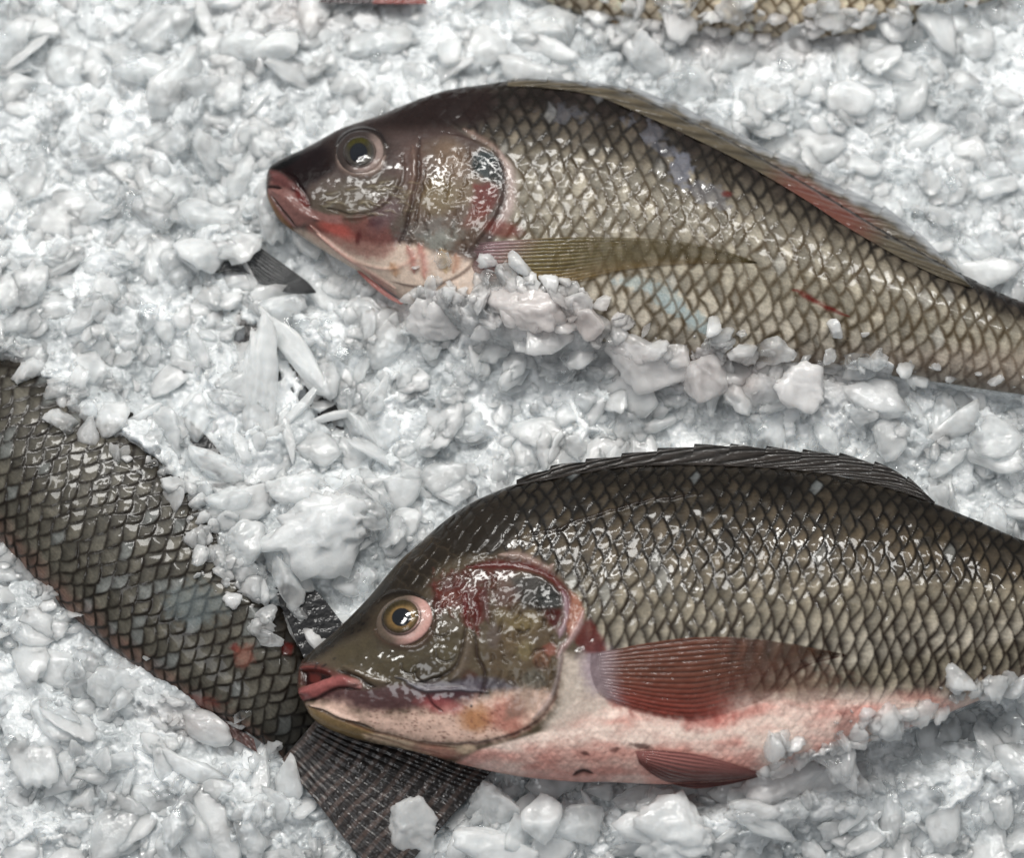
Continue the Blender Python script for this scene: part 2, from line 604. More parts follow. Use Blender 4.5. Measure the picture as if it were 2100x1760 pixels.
LOW_TOP = [(609, 1402), (610, 1388), (613, 1372), (620, 1356), (630, 1345), (648, 1328), (694, 1289), (755, 1227), (816, 1155), (862, 1114), (905, 1075), (960, 1036),
           (1020, 1008), (1075, 990), (1157, 974), (1285, 956), (1412, 951), (1540, 957), (1640, 966), (1732, 980), (1850, 1010), (1980, 1060), (2100, 1110), (2230, 1150)]
LOW_BOT = [(609, 1404), (610, 1414), (614, 1428), (622, 1442), (632, 1462), (645, 1478), (675, 1497), (743, 1520), (816, 1534), (877, 1549), (954, 1570), (1061, 1592), (1183, 1604), (1242, 1604),
           (1370, 1609), (1498, 1603), (1562, 1590), (1647, 1568), (1711, 1548), (1800, 1515), (1900, 1480), (2000, 1440), (2100, 1400), (2230, 1360)]
LOW_K = [(609, 0), (614, 16), (625, 30), (660, 46), (740, 68), (860, 96), (1000, 116), (1200, 126), (1500, 122), (1700, 108), (1900, 84), (2230, 40)]
lower = Fish(LOW_TOP, LOW_BOT, LOW_K, 0.020, cols=680, rows=420, belly=0.16)


left = Fish([(-1060, 20), (-1050, -30), (-980, -90), (-800, -185), (-600, -215), (-400, -188), (-300, -162), (-200, -128), (-100, -88), (0, -58), (60, -56)],
         [(-1060, 24), (-1050, 60), (-980, 110), (-800, 180), (-600, 200), (-400, 186), (-235, 158), (-131, 126), (-64, 108), (0, 100), (60, 104)],
         [(-1060, 0), (-1040, 30), (-950, 60), (-800, 84), (-600, 96), (-400, 90), (-200, 70), (-60, 46), (0, 32), (60, 12)], -0.004,
         origin=(640, 1480), angle=45, cols=520, rows=260)
far = Fish([(880, -170), (884, -190), (960, -260), (1100, -340), (1400, -400), (1700, -380), (2000, -300), (2300, -200)],
         [(880, -168), (884, -150), (960, -80), (1100, -10), (1240, 38), (1400, 62), (1560, 74), (1740, 72), (2000, 10), (2300, -100)],
         [(880, 0), (900, 30), (1000, 70), (1200, 104), (1500, 112), (1800, 96), (2300, 40)], 0.002, cols=420, rows=260)
buried = Fish([(-620, 0), (-614, -30), (-520, -90), (-350, -125), (-150, -90), (0, -46), (20, -46)], [(-620, 2), (-614, 30), (-520, 90), (-350, 125), (-150, 90), (0, 46), (20, 46)],
         [(-620, 0), (-600, 24), (-450, 56), (-300, 56), (-100, 34), (20, 10)], -0.022, origin=(470, 520), angle=24, cols=260, rows=140)
# ------------------------------------------------------------------ ice
def facets(N, tc, scale, amount, base):
    """tiny crystal faces: every cell of the grain leans its own way"""
    cell = N.n('TexVoronoi', {'Vector': tc, 'Scale': scale}).outputs['Color']
    lean = N.n('VectorMath', {0: cell, 1: (0.5, 0.5, 0.5)}, operation='SUBTRACT').outputs[0]
    lean = N.n('VectorMath', {0: lean, 'Scale': amount}, operation='SCALE').outputs[0]
    s = N.n('VectorMath', {0: base, 1: lean}, operation='ADD').outputs[0]
    return N.n('VectorMath', {0: s}, operation='NORMALIZE').outputs[0]


def ice_material(name, white=(0.84, 0.86, 0.868), sss=1.0, radius=0.0035, grain=0.45):
    N = Nodes(name)
    tc = N.n('TexCoord').outputs['Object']
    cl = N.attr('clear').outputs['Fac']
    fine = N.n('TexNoise', {'Vector': tc, 'Scale': 650.0, 'Detail': 2.0, 'Roughness': 0.6}).outputs['Fac']
    mid = N.n('TexNoise', {'Vector': tc, 'Scale': 150.0, 'Detail': 3.0, 'Roughness': 0.6, 'Distortion': 0.4}).outputs['Fac']
    facet = N.n('TexVoronoi', {'Vector': tc, 'Scale': 330.0, 'Randomness': 1.0}).outputs['Distance']
    bump = N.n('Bump', {'Height': fine, 'Strength': grain, 'Distance': 0.0010}).outputs[0]
    bump = N.n('Bump', {'Height': facet, 'Strength': grain, 'Distance': 0.0016, 'Normal': bump}).outputs[0]
    bump = N.n('Bump', {'Height': mid, 'Strength': 0.45, 'Distance': 0.004, 'Normal': bump}).outputs[0]
    rough = N.n('MapRange', {'Value': mid, 1: 0.35, 2: 0.7, 3: 0.05, 4: 0.28}).outputs[0]
    tint = N.mixc(cl, (*white, 1), (0.42, 0.445, 0.455, 1))
    tint = N.mixc(N.attr('blood').outputs['Fac'], tint, (0.80, 0.62, 0.56, 1), 'MULTIPLY')
    p = N.n('BsdfPrincipled', {'Base Color': tint, 'Roughness': rough, 'IOR': 1.33, 'Normal': bump,
                               'Subsurface Weight': sss, 'Subsurface Radius': (0.95, 1.0, 1.05),
                               'Subsurface Scale': radius, 'Subsurface Anisotropy': 0.2,
                               'Coat Weight': 1.0, 'Coat Roughness': 0.06, 'Coat IOR': 1.45,
                               'Coat Normal': facets(N, tc, 520.0, 0.9, bump)})
    N.t.links.new(p.outputs[0], N.out.inputs['Surface'])
    return N.m


def loose_material(name, clear_amount=0.95):
    """pieces of ice: cloudy inside, clear in part, wet outside"""
    N = Nodes(name)
    tc = N.n('TexCoord').outputs['Object']
    cl = N.attr('clear').outputs['Fac']
    cloud = N.n('TexNoise', {'Vector': tc, 'Scale': 160.0, 'Detail': 3.0, 'Roughness': 0.5}).outputs['Fac']
    fine = N.n('TexNoise', {'Vector': tc, 'Scale': 520.0, 'Detail': 2.0, 'Roughness': 0.6}).outputs['Fac']
    bump = N.n('Bump', {'Height': fine, 'Strength': 0.12, 'Distance': 0.0010}).outputs[0]
    bump = N.n('Bump', {'Height': cloud, 'Strength': 0.25, 'Distance': 0.0030, 'Normal': bump}).outputs[0]
    col = (0.90, 0.93, 0.94, 1)
    rough = N.n('MapRange', {'Value': cloud, 1: 0.35, 2: 0.7, 3: 0.04, 4: 0.20}).outputs[0]
    col = N.mixc(N.attr('blood').outputs['Fac'], col, (0.80, 0.62, 0.56, 1), 'MULTIPLY')
    body = N.n('BsdfPrincipled', {'Base Color': col, 'Roughness': rough, 'IOR': 1.33, 'Normal': bump, 'Subsurface Weight': 1.0,
                                  'Subsurface Radius': (0.95, 1.0, 1.04), 'Subsurface Scale': 0.004}).outputs[0]
    see = N.n('BsdfTransparent', {'Color': (0.975, 0.985, 0.99, 1)}).outputs[0]
    bend = N.n('BsdfRefraction', {'Color': (0.96, 0.975, 0.98, 1), 'Roughness': 0.03, 'IOR': 1.12, 'Normal': bump}).outputs[0]
    see = N.n('MixShader', {0: 0.15, 1: see, 2: bend}).outputs[0]
    haze = N.n('TexNoise', {'Vector': tc, 'Scale': 70.0, 'Detail': 2.0}).outputs['Fac']
    k = N.n('MapRange', {'Value': haze, 1: 0.35, 2: 0.68, 3: 1.05, 4: 0.55}).outputs[0]
    rim = N.math('POWER', N.n('LayerWeight', {'Blend': 0.5}).outputs['Facing'], 2.5)  # bright rims of bent light, put in as whiter, less clear edges
    k = N.math('MULTIPLY', k, N.math('SUBTRACT', 1.0, N.math('MULTIPLY', rim, 0.75)))
    f = N.math('MULTIPLY', N.math('MULTIPLY', cl, clear_amount), k, clamp=True)
    mix = N.n('MixShader', {0: f, 1: body, 2: see}).outputs[0]
    gl = N.n('BsdfGlossy', {'Color': (1, 1, 1, 1), 'Roughness': 0.05, 'Normal': facets(N, tc, 260.0, 0.16, bump)}).outputs[0]
    fr = N.n('Fresnel', {'IOR': 1.33, 'Normal': bump}).outputs[0]
    front = N.math('SUBTRACT', 1.0, N.n('NewGeometry').outputs['Backfacing'])
    out = N.n('MixShader', {0: N.math('MULTIPLY', N.math('MINIMUM', fr, 0.16), front), 1: mix, 2: gl}).outputs[0]
    N.t.links.new(out, N.out.inputs['Surface'])
    return N.m


M_BED = ice_material('packed_ice', grain=0.25)
M_CHUNK = loose_material('loose_ice')


def blood_at(x, y):
    """melt water stained by the fish: strongest along the bellies"""
    m = np.zeros(np.shape(x))
    for (cx, cy, rx, ry, a, k) in ((1150, 660, 260, 80, 8, .55), (1450, 760, 320, 60, 6, .5), (1550, 60, 260, 70, 0, .35), (900, 640, 120, 60, 0, .35), (1660, 1600, 160, 70, -12, .3), (620, 30, 160, 50, 0, .3), (420, 1480, 120, 40, 10, .4)):
        m = np.maximum(m, mound(x, y, cx, cy, rx, ry, k, a))
    return np.clip(m * (0.8 + 0.8 * fbm(x / 60, y / 60, 88, 2)), 0, 1)


def mound(X, Y, cx, cy, rx, ry, h, ang=0.0):
    c, s = math.cos(R(ang)), math.sin(R(ang))
    u, v = ((X - cx) * c + (Y - cy) * s) / rx, (-(X - cx) * s + (Y - cy) * c) / ry
    return h * np.exp(-(u * u + v * v) ** 1.4)


# (x, y, rx, ry, height in mm, turn): the heaps and hollows of the bed
HEAPS = [
    (680, 1075, 150, 85, 14, 0), (520, 860, 130, 110, 8, 0), (640, 700, 90, 60, 5, 0), (430, 140, 170, 130, 7, 0),
    (650, 90, 130, 60, 4, 0), (900, 700, 190, 60, 6, 0), (830, 840, 200, 70, 3, 0), (1130, 680, 150, 50, 12, 12),
    (1340, 780, 210, 48, 12, 8), (1640, 810, 190, 60, 12, 10), (1650, 220, 140, 100, 6, 0), (450, 520, 70, 60, 7, 0),
    (1250, 60, 200, 60, 3, 0), (1100, 1700, 120, 50, 8, 0), (1390, 1700, 140, 60, 12, 0), (1620, 1660, 170, 62, 16, -14),
    (600, 1660, 80, 70, 4, 0), (430, 1640, 90, 80, 5, 0), (560, 1180, 70, 60, 6, 0),
    (575, 550, 100, 50, -13, 35), (612, 770, 60, 62, -15, 40), (716, 872, 62, 40, -13, 20), (575, 690, 40, 30, -9, 0), (420, 395, 70, 40, -8, 0),
    (700, 560, 100, 40, -5, 30), (445, 70, 40, 30, -7, 0), (1400, 870, 160, 30, -6, 0), (470, 1500, 120, 50, -7, 0),
    (1130, 1640, 70, 34, -6, 0), (790, 1640, 150, 130, -7, 0), (1020, 1620, 60, 30, -5, 0), (640, 1230, 60, 60, -6, 40),
    (480, 500, 60, 40, 8, 20), (200, 980, 40, 30, 0, 0), (120, 620, 200, 120, 8, 20), (1900, 900, 160, 60, 6, 10), (1950, 1620, 170, 80, 10, -20), (180, 1560, 160, 90, 6, 0),
]
# where the ice lies over a fish: page outline, thickness in drawing units
COVERS = [
    (upper, [(800, 660), (812, 626), (880, 596), (950, 606), (1005, 592), (1060, 596), (1120, 592), (1180, 622), (1215, 668), (1245, 694), (1300, 706), (1400, 706), (1450, 712), (1500, 736),
             (1600, 744), (1700, 746), (1760, 744), (1850, 752), (1950, 772), (2080, 796), (2300, 800), (2300, 950), (800, 950)], 16),
    (lower, [(1560, 1650), (1584, 1606), (1612, 1578), (1640, 1562), (1690, 1546), (1748, 1526), (1830, 1490), (1930, 1462), (2040, 1410), (2300, 1330), (2300, 1700), (1500, 1700)], 18),
    (left, [(-400, 360), (0, 690), (180, 850), (310, 930), (366, 985), (420, 1070), (455, 1145), (498, 1200), (572, 1240), (622, 1288), (645, 1310), (760, 1200), (700, 700), (-400, 200)], 8),
    (far, [(1150, 80), (1240, 20), (1262, 42), (1310, 30), (1330, 52), (1370, 42), (1400, 20), (1440, 30), (1480, 62), (1560, 56), (1600, 66), (1650, 40), (1690, 50), (1748, 34), (1860, 20), (1980, -10), (2300, -80), (2300, 160), (1150, 160)], 10),
    (buried, [(-400, -100), (440, 300), (470, 470), (450, 600), (400, 620), (-400, 500)], 6),
]


def build_bed():
    st = 2.0
    xs, ys = np.arange(-120, 2220, st), np.arange(-120, 1880, st)
    X, Y = np.meshgrid(xs, ys)
    G = unproject(X, Y, 0.0)
    base = np.zeros_like(X)
    for (cx, cy, rx, ry, h, a) in HEAPS:
        base += mound(X, Y, cx, cy, rx, ry, h, a)
    base += 2.4 * fbm(X / 170, Y / 170, 3, 3)
    base /= UNIT * 1000                       # millimetres -> drawing units
    jag = 9 * fbm(X / 26, Y / 26, 91, 3) + 10 * fbm(X / 70, Y / 70, 92, 2)
    for (F, pts, thick) in COVERS:
        Q = G.copy()
        Q[..., 2] = F.zc
        q, r = F.to_local(*project(Q))
        z = F.z_local(q, r)
        a, b, _ = F.edges(q)
        on = (r > a) & (r < b) & (q > F.q0) & (q < F.q1)
        Q[..., 2] = z
        px, py = project(Q)
        sel = on & (px > min(p[0] for p in pts) - 40) & (px < max(p[0] for p in pts) + 40)
        x, y = px[sel], py[sel]
        poly = np.array(pts, float)
        d, _, _ = seg_dist(x, y, np.vstack([poly, poly[:1]]), 120)
        sd = np.where(inside(x, y, poly), np.minimum(d, 120), -np.minimum(d, 120)) + jag[sel]
        want = z[sel] / UNIT + 12 + thick * np.clip(sd / 60, -1, 1.2) - 60 * smooth(0, -14, sd)
        base[sel] = np.where(sd > -14, np.maximum(base[sel], want), base[sel])
    wide = base
    for _ in range(3):
        for ax in (0, 1):
            n = 23
            c = np.cumsum(np.insert(np.pad(wide, [(n, n) if a == ax else (0, 0) for a in (0, 1)], mode='edge'), 0, 0, axis=ax), axis=ax)
            m = wide.shape[ax]
            wide = (np.take(c, np.arange(2 * n, 2 * n + m), axis=ax) - np.take(c, np.arange(0, m), axis=ax)) / (2 * n)
    base = np.maximum(base, wide)
    for _ in range(5):
        P = np.pad(base, 1, mode='edge')
        base = 0.3 * base + 0.175 * (P[:-2, 1:-1] + P[2:, 1:-1] + P[1:-1, :-2] + P[1:-1, 2:])
    wob = np.stack([fbm(X / 30, Y / 30, 11, 3), fbm(X / 30, Y / 30, 17, 3)])
    rng = np.random.default_rng(7)
    H = base - 16 + 4 * fbm(X / 26, Y / 26, 5, 3)
    clear = 0.5 + 0.3 * fbm(X / 40, Y / 40, 6, 3)
    groups = ((900, 30, 80, 0.30), (5200, 12, 32, 0.42), (14000, 4, 11, 0.6))
    for n, r0, r1, high in groups:
        rad = r0 + (r1 - r0) * rng.uniform(0, 1, n) ** 1.6
        cxs, cys = rng.uniform(-130, 2230, n), rng.uniform(-130, 1890, n)
        for k in range(n):
            r = rad[k]
            i0, i1 = np.searchsorted(xs, [cxs[k] - 1.7 * r, cxs[k] + 1.7 * r])
            j0, j1 = np.searchsorted(ys, [cys[k] - 1.7 * r, cys[k] + 1.7 * r])
            if i1 - i0 < 2 or j1 - j0 < 2:
                continue
            sl = (slice(j0, j1), slice(i0, i1))
            wa = 0.45 if r > 12 else 0.2
            x0, y0 = (X[sl] - cxs[k]) / r + wa * wob[0][sl], (Y[sl] - cys[k]) / r + wa * wob[1][sl]
            a0, el = rng.uniform(0, 6.28), rng.uniform(0.75, 1.35)
            x, y = (x0 * math.cos(a0) + y0 * math.sin(a0)) * el, (-x0 * math.sin(a0) + y0 * math.cos(a0)) / el
            sides = rng.integers(4, 7)
            acc = 0
            for q in range(sides):
                a = 6.283 * q / sides + rng.uniform(-0.45, 0.45)
                acc = acc + np.exp(8 * ((np.cos(a) * x + np.sin(a) * y) / rng.uniform(0.55, 1.05) - 1))
            edge = -np.log(acc + 1e-9) / 8            # 1 in the middle, 0 at the rim
            tx, ty = rng.normal(0, 0.30, 2)
            ux, uy = rng.normal(0, 0.45, 2)
            face = np.minimum(high + tx * x + ty * y, high * 1.15 + ux * x + uy * y)
            body = np.minimum(np.sqrt(np.clip(edge, 0, None)) * 0.85, face)
            z = base[sl] - 17 + rng.uniform(-5, 8) * (r / 20) ** 0.35 + body * r * 0.75
            on = (edge > 0) & (body > 0)
            z = np.where(on, z, -1e6)
            win = z > H[sl]
            H[sl] = np.where(win, z, H[sl])
            clear[sl] = np.where(win, rng.uniform(0, 1), clear[sl])
    # a little melting together, then the grain of the crystals
    for _ in range(2):
        P = np.pad(H, 1, mode='edge')
        H = 0.4 * H + 0.15 * (P[:-2, 1:-1] + P[2:, 1:-1] + P[1:-1, :-2] + P[1:-1, 2:])
    for _ in range(3):
        Q = np.pad(clear, 1, mode='edge')
        clear = 0.4 * clear + 0.15 * (Q[:-2, 1:-1] + Q[2:, 1:-1] + Q[1:-1, :-2] + Q[1:-1, 2:])
    H += 0.7 * fbm(X / 9, Y / 9, 23, 2)
    clear = np.clip(0.55 * clear + 0.22 + 1.1 * fbm(X / 120, Y / 120, 41, 3), 0, 1)
    V = G.reshape(-1, 3)
    V[:, 2] = H.ravel() * UNIT
    o = mesh_object('ice_bed', V, grid_faces(*X.shape), M_BED, attrs={'clear': clear.ravel(), 'blood': blood_at(X.ravel(), Y.ravel())})
    tag(o, kind='structure')
    return xs, ys, H * UNIT


BED_X, BED_Y, BED_Z = build_bed()


def bed_height(px, py):
    i = np.clip(np.searchsorted(BED_X, px), 0, len(BED_X) - 1)
    j = np.clip(np.searchsorted(BED_Y, py), 0, len(BED_Y) - 1)
    return BED_Z[j, i]


def on_bed(px, py, lift=0.0):
    """the point of the ice surface seen at a page position"""
    z = 0.0
    for _ in range(8):
        P = unproject(px, py, z)
        x, y = project(np.array([P[0], P[1], 0.0])[None])
        z = 0.5 * z + 0.5 * (float(bed_height(x[0], y[0])) + lift * UNIT)
    return unproject(px, py, z)


def ico(n):
    import bmesh
    bm = bmesh.new()
    bmesh.ops.create_icosphere(bm, subdivisions=n, radius=1.0)
    v = np.array([x.co[:] for x in bm.verts])
    f = np.array([[x.index for x in q.verts] for q in bm.faces])
    bm.free()
    return v, f


ICO = {2: ico(2), 3: ico(3), 4: ico(4)}


def chunk(rng, level, size, planes=9, sharp=9.0, ragged=0.06):
    """a broken piece of ice: flat faces, its corners melted round; size = three half axes"""
    D, F = ICO[level]
    n = rng.normal(size=(planes, 3))
    n /= np.linalg.norm(n, axis=1, keepdims=True)
    dist = rng.uniform(0.55, 1.0, planes)
    c = np.clip(D @ n.T, 0.02, None) / dist
    r = 1 / ((c ** sharp).sum(1) ** (1 / sharp))
    r = np.minimum(r, 1.5)
    o = rng.uniform(0, 50, 2)
    r = r * (1 + ragged * noise(D[:, 0] * 3 + o[0] + D[:, 2] * 2, D[:, 1] * 3 + o[1], 3) + 0.5 * ragged * noise(D[:, 0] * 7 + o[1] - D[:, 2] * 5, D[:, 1] * 7 + o[0], 4))
    V = D * r[:, None] * np.asarray(size)
    return V, F


def turn(V, a, tilt=0.0, tilt_dir=0.0):
    c, s = math.cos(tilt), math.sin(tilt)
    d, e = math.cos(tilt_dir), math.sin(tilt_dir)
    Rz = np.array([[math.cos(a), -math.sin(a), 0], [math.sin(a), math.cos(a), 0], [0, 0, 1]])
    T1 = np.array([[d, e, 0], [-e, d, 0], [0, 0, 1]])
    Rx = np.array([[1, 0, 0], [0, c, -s], [0, s, c]])
    return V @ Rz.T @ (T1.T @ Rx @ T1).T


# where the dark fins lie bare: no loose ice
BARE = [[(505, 485), (560, 505), (640, 575), (665, 605), (600, 615), (530, 590)],
        [(575, 1545), (640, 1500), (760, 1500), (1010, 1590), (930, 1650), (790, 1660), (810, 1770), (735, 1770)],
        [(610, 1150), (690, 1180), (725, 1270), (650, 1300), (625, 1240)]]


def build_loose():
    """the loose grains and splinters strewn over the bed: far too many to count"""
    rng = np.random.default_rng(21)
    Vs, Fs, Cs, off = [], [], [], 0
    n_plate, n_lump, n_grain = 3300, 550, 2200
    for k in range(n_plate + n_lump + n_grain):
        px, py = rng.uniform(-60, 2160), rng.uniform(-60, 1820)
        if any(inside(np.array([px]), np.array([py]), b)[0] for b in BARE):
            continue
        lev, sink, c = 3, 0.10, rng.uniform(0.55, 1.0)
        if k < n_plate:                      # jagged flakes
            r, tilt = 7 + 42 * rng.random() ** 2.4, 0.36
            f = np.array([rng.uniform(0.8, 1.5), rng.uniform(0.45, 1.0), rng.uniform(0.14, 0.30)])
            how = dict(planes=rng.integers(5, 9), sharp=rng.uniform(14, 40), ragged=rng.uniform(0.12, 0.30))
        elif k < n_plate + n_lump:
            r, tilt = rng.uniform(9, 24), 0.5
            f = rng.uniform(0.5, 1.1, 3) * [1, 1, 0.7]
            how = dict(planes=rng.integers(6, 10), sharp=rng.uniform(10, 30), ragged=rng.uniform(0.15, 0.32))
        else:
            r, lev, tilt = rng.uniform(2, 6), 2, 0.6
            f = rng.uniform(0.5, 1.1, 3)
            how = dict(planes=6, sharp=20, ragged=0.1)
        V, F = chunk(rng, lev, f * r * UNIT, **how)
        V = turn(V, rng.uniform(0, 6.28), rng.normal(0, tilt), rng.uniform(0, 6.28))
        P = unproject(px, py, 0.0)
        P[2] = bed_height(px, py) + (sink * r - 0.5) * UNIT
        Vs.append(V + P)
        Fs.append(F + off)
        off += len(V)
        Cs.append(np.full(len(V), c))
    for (F, pts, thick) in COVERS:
        if F is buried:
            continue
        line = curve(pts + [pts[0]], 12)
        for k in range(240):
            p = line[rng.integers(len(line))] + rng.normal(0, 26, 2)
            if not (-20 < p[0] < 2120 and -20 < p[1] < 1780):
                continue
            q, r0 = F.to_local(*p)
            a, b, _ = F.edges(q)
            if not (a + 12 < r0 < b - 6 and F.q0 + 30 < q < F.q1 - 20):
                continue
            r = 3 + 24 * rng.random() ** 1.7
            V, Fc = chunk(rng, 3, rng.uniform(0.5, 1.3, 3) * [1, 1, 0.45] * r * UNIT, planes=rng.integers(5, 9), sharp=rng.uniform(12, 30), ragged=rng.uniform(0.1, 0.3))
            V = turn(V, rng.uniform(0, 6.28), rng.normal(0, 0.5), rng.uniform(0, 6.28))
            P = F.surf(np.array([p[0]]), np.array([p[1]]), 0.4 * r)[0]
            P[2] = max(P[2], float(bed_height(*project(np.array([[P[0], P[1], 0.0]])))[0]) + 0.1 * r * UNIT)
            Vs.append(V + P)
            Fs.append(Fc + off)
            off += len(V)
            Cs.append(np.full(len(V), rng.uniform(0.55, 1.0)))
    o = mesh_object('crushed_ice', np.concatenate(Vs), np.concatenate(Fs), M_CHUNK, attrs={'clear': np.concatenate(Cs), 'blood': blood_at(*project(np.concatenate(Vs)))})
    tag(o, kind='stuff')


build_loose()
# ------------------------------------------------------------------ the upper fish
def scale_coat(P, own, under, du, dv, rid, W, pale, net, dark_base, m, relief=2.6, netw=5.0, tint=0.25):
    """pigment and relief of a scaled skin, where m is 1"""
    edge = np.minimum(own, under * 0.9)
    thin = netw * (0.75 + 0.7 * rid[1] + 0.5 * P.w2)
    k = (1 - smooth(0.1 * thin, thin * 1.7, edge + 1.3 * P.w1)) * np.clip(0.78 + 0.5 * P.w2 + 0.3 * (rid[3] - 0.5), 0.25, 1)
    c = np.asarray(pale) * (1 + tint * (rid[0] - 0.5) * 2 + 0.22 * (rid[2] - 0.5))[:, None]
    streak = noise(dv * 9 + rid[0] * 50, du * 1.6, 9)
    heart = np.exp(-(dv / 0.45) ** 2) * smooth(0, 0.5, under / W)
    c = c * (0.93 + 0.16 * P.w1 + 0.12 * streak + 0.16 * heart)[:, None]
    basek = np.exp(-under / (0.28 * W))[:, None]
    c = c * (1 - dark_base * basek)
    c = c * (1 - k[:, None]) + np.asarray(net) * k[:, None]
    P.mix(0, m)
    P.col = P.col + c * np.clip(m, 0, 1)[:, None]
    lift = smooth(0, 1.0, under / W * 1.5) * (0.55 + 0.9 * rid[1])
    tilt = (rid[2] - 0.5) * dv * 0.9 + (rid[3] - 0.5) * du * 0.5
    P.h += m * relief * (lift + 0.5 * tilt)
    P.rough = P.rough * (1 - m) + m * (0.22 + 0.22 * rid[3])


def paint_upper(F, x, y, q, t, arc):
    dark, brown = srgb(58, 50, 47), srgb(92, 82, 70)
    P = Paint(x, y, srgb(160, 153, 138))
    # ground colour: dark back, pale flank
    P.mix(srgb(120, 111, 97), 1 - smooth(-0.55, -0.05, t + 0.12 * P.w2))
    P.mix(dark, 1 - smooth(-0.80, -0.30, t + 0.16 * P.w2))
    P.mix(srgb(186, 178, 164), smooth(0.35, 0.8, t + 0.1 * P.w2))
    ground = P.col.copy()
    # scales behind the gill cover
    W, H = 31.0, 62.0
    wu, wv = 11 * fbm(x / 100, y / 100, 7, 2), 11 * fbm(x / 100, y / 100, 8, 2)
    own, under, du, dv, rid = scales(q + 0.10 * arc + wu, arc + wv, W, H, 3)
    back = np.interp(y, [150, 240, 300, 345, 380, 430, 480, 520, 640], [800, 900, 990, 1044, 1046, 1046, 1020, 1010, 960])
    m = smooth(-8, 26, x - back + 10 * P.w1)
    m = np.maximum(m, 0.75 * smooth(760, 850, x) * (1 - smooth(238, 272, y + 0.12 * (x - 900) * -1)))
    pale = ground * 1.16
    blue = (rid[0] > 0.955)[:, None]
    pale = np.where(blue, pale * 0.72 + srgb(160, 166, 172) * 0.28, pale)
    net = srgb(46, 41, 36) + (srgb(108, 94, 72) - srgb(46, 41, 36)) * smooth(-0.5, -0.1, t)[:, None]
    scale_coat(P, own, under, du, dv, rid, W, pale, net, 0.30, m, relief=1.35, netw=3.9)
    # rubbed, bluish bare patches and mother-of-pearl scales
    for (cx, cy, rx, ry, a, amt) in [(1395, 350, 22, 38, -20, .6), (1360, 305, 50, 14, 25, .3), (1320, 265, 50, 20, 20, .3), (1450, 400, 60, 22, 30, .35), (1160, 240, 50, 20, 10, .25)]:
        mm = P.blob(cx, cy, rx, ry, None, ang=a, ragged=0.7, soft=0.25)
        P.mix(srgb(150, 152, 164), mm * amt * (rid[1] > 0.25))
    for (cx, cy, rx, ry, a) in [(1300, 580, 40, 16, 10), (1370, 612, 46, 22, 35), (1430, 660, 40, 18, 30), (1400, 640, 60, 14, 35)]:
        mm = P.blob(cx, cy, rx, ry, None, ang=a, ragged=0.8, soft=0.3)
        P.mix(srgb(186, 202, 204), mm * 0.55 * (edge_ok(own, under)))
    P.mix(srgb(188, 170, 158), 0.35 * smooth(690, 745, y) * smooth(1200, 1300, x))
    P.blob(1490, 398, 10, 6, srgb(120, 35, 25), 0.8)
    P.line([(1625, 595), (1665, 612), (1700, 632), (1740, 650)], 5, srgb(130, 40, 30), 0.9, broken=0.4, wob=1)
    # ---------------- head
    hm = 1 - smooth(-14, 14, x - back)
    cheek = srgb(112, 96, 92)
    P.mix(cheek * 0.85, hm * (1 - m))
    P.blob(745, 420, 110, 62, srgb(114, 104, 90), 0.85, ang=-8, ragged=0.3)
    P.area([(545, 345), (570, 318), (640, 290), (700, 262), (790, 232), (900, 186), (1000, 174), (1000, 250), (920, 262), (850, 268), (790, 270),
            (720, 280), (690, 320), (660, 362), (600, 375), (575, 352)], srgb(60, 47, 45), 0.95, soft=18, ragged=8)
    P.area([(556, 340), (600, 322), (660, 300), (690, 320), (680, 352), (640, 375), (622, 392), (600, 372), (580, 352)], srgb(40, 22, 24), 0.95, soft=9, ragged=4)
    P.area([(552, 344), (600, 318), (624, 308), (600, 333), (570, 347)], srgb(22, 20, 22), 0.9, soft=5, ragged=2)
    # operculum plate, its dark spot and the blood under it
    P.area([(862, 300), (905, 285), (965, 300), (1020, 325), (1030, 370), (1015, 430), (990, 480), (950, 520), (880, 520), (835, 495), (848, 420)],
           srgb(122, 104, 90), 0.75, soft=14, ragged=8)
    P.blob(925, 330, 30, 42, srgb(150, 128, 108), 0.7, ang=-20)
    P.blob(900, 400, 40, 38, srgb(142, 126, 92), 0.7)
    P.blob(960, 395, 30, 30, srgb(140, 122, 96), 0.6)
    P.blob(1000, 338, 32, 28, srgb(62, 76, 78), 0.95, ang=20, soft=0.25, ragged=0.18)
    P.blob(1018, 352, 17, 26, srgb(20, 24, 26), 0.9, ang=-10, soft=0.3, ragged=0.2)
    P.area([(972, 380), (1010, 378), (1022, 400), (1008, 432), (985, 446), (966, 440), (972, 410)], srgb(122, 48, 40), 0.9, soft=8, ragged=5)
    P.blob(975, 445, 30, 15, srgb(150, 90, 78), 0.5, ang=-40)
    P.blob(905, 490, 40, 20, srgb(178, 188, 182), 0.45, ang=-15, ragged=0.6)
    P.blob(880, 466, 50, 16, srgb(150, 152, 150), 0.4, ang=-15, ragged=0.7)
    P.blob(845, 345, 28, 50, srgb(128, 104, 96), 0.6)
    # pale rim behind the cover
    P.line([(1022, 312), (1042, 345), (1048, 380), (1046, 420), (1030, 455), (1010, 480)], 11, srgb(196, 178, 172), 0.85, h=2.5, wob=0.3)
    P.line([(950, 265), (985, 285), (1015, 306), (1034, 340)], 7, srgb(168, 142, 132), 0.6, h=2.0)
    P.ledge([(900, 268), (960, 282), (1010, 308), (1031, 340), (1037, 372), (1026, 425), (1006, 462), (975, 500), (955, 525)], 4.0, 45, 1, 5)
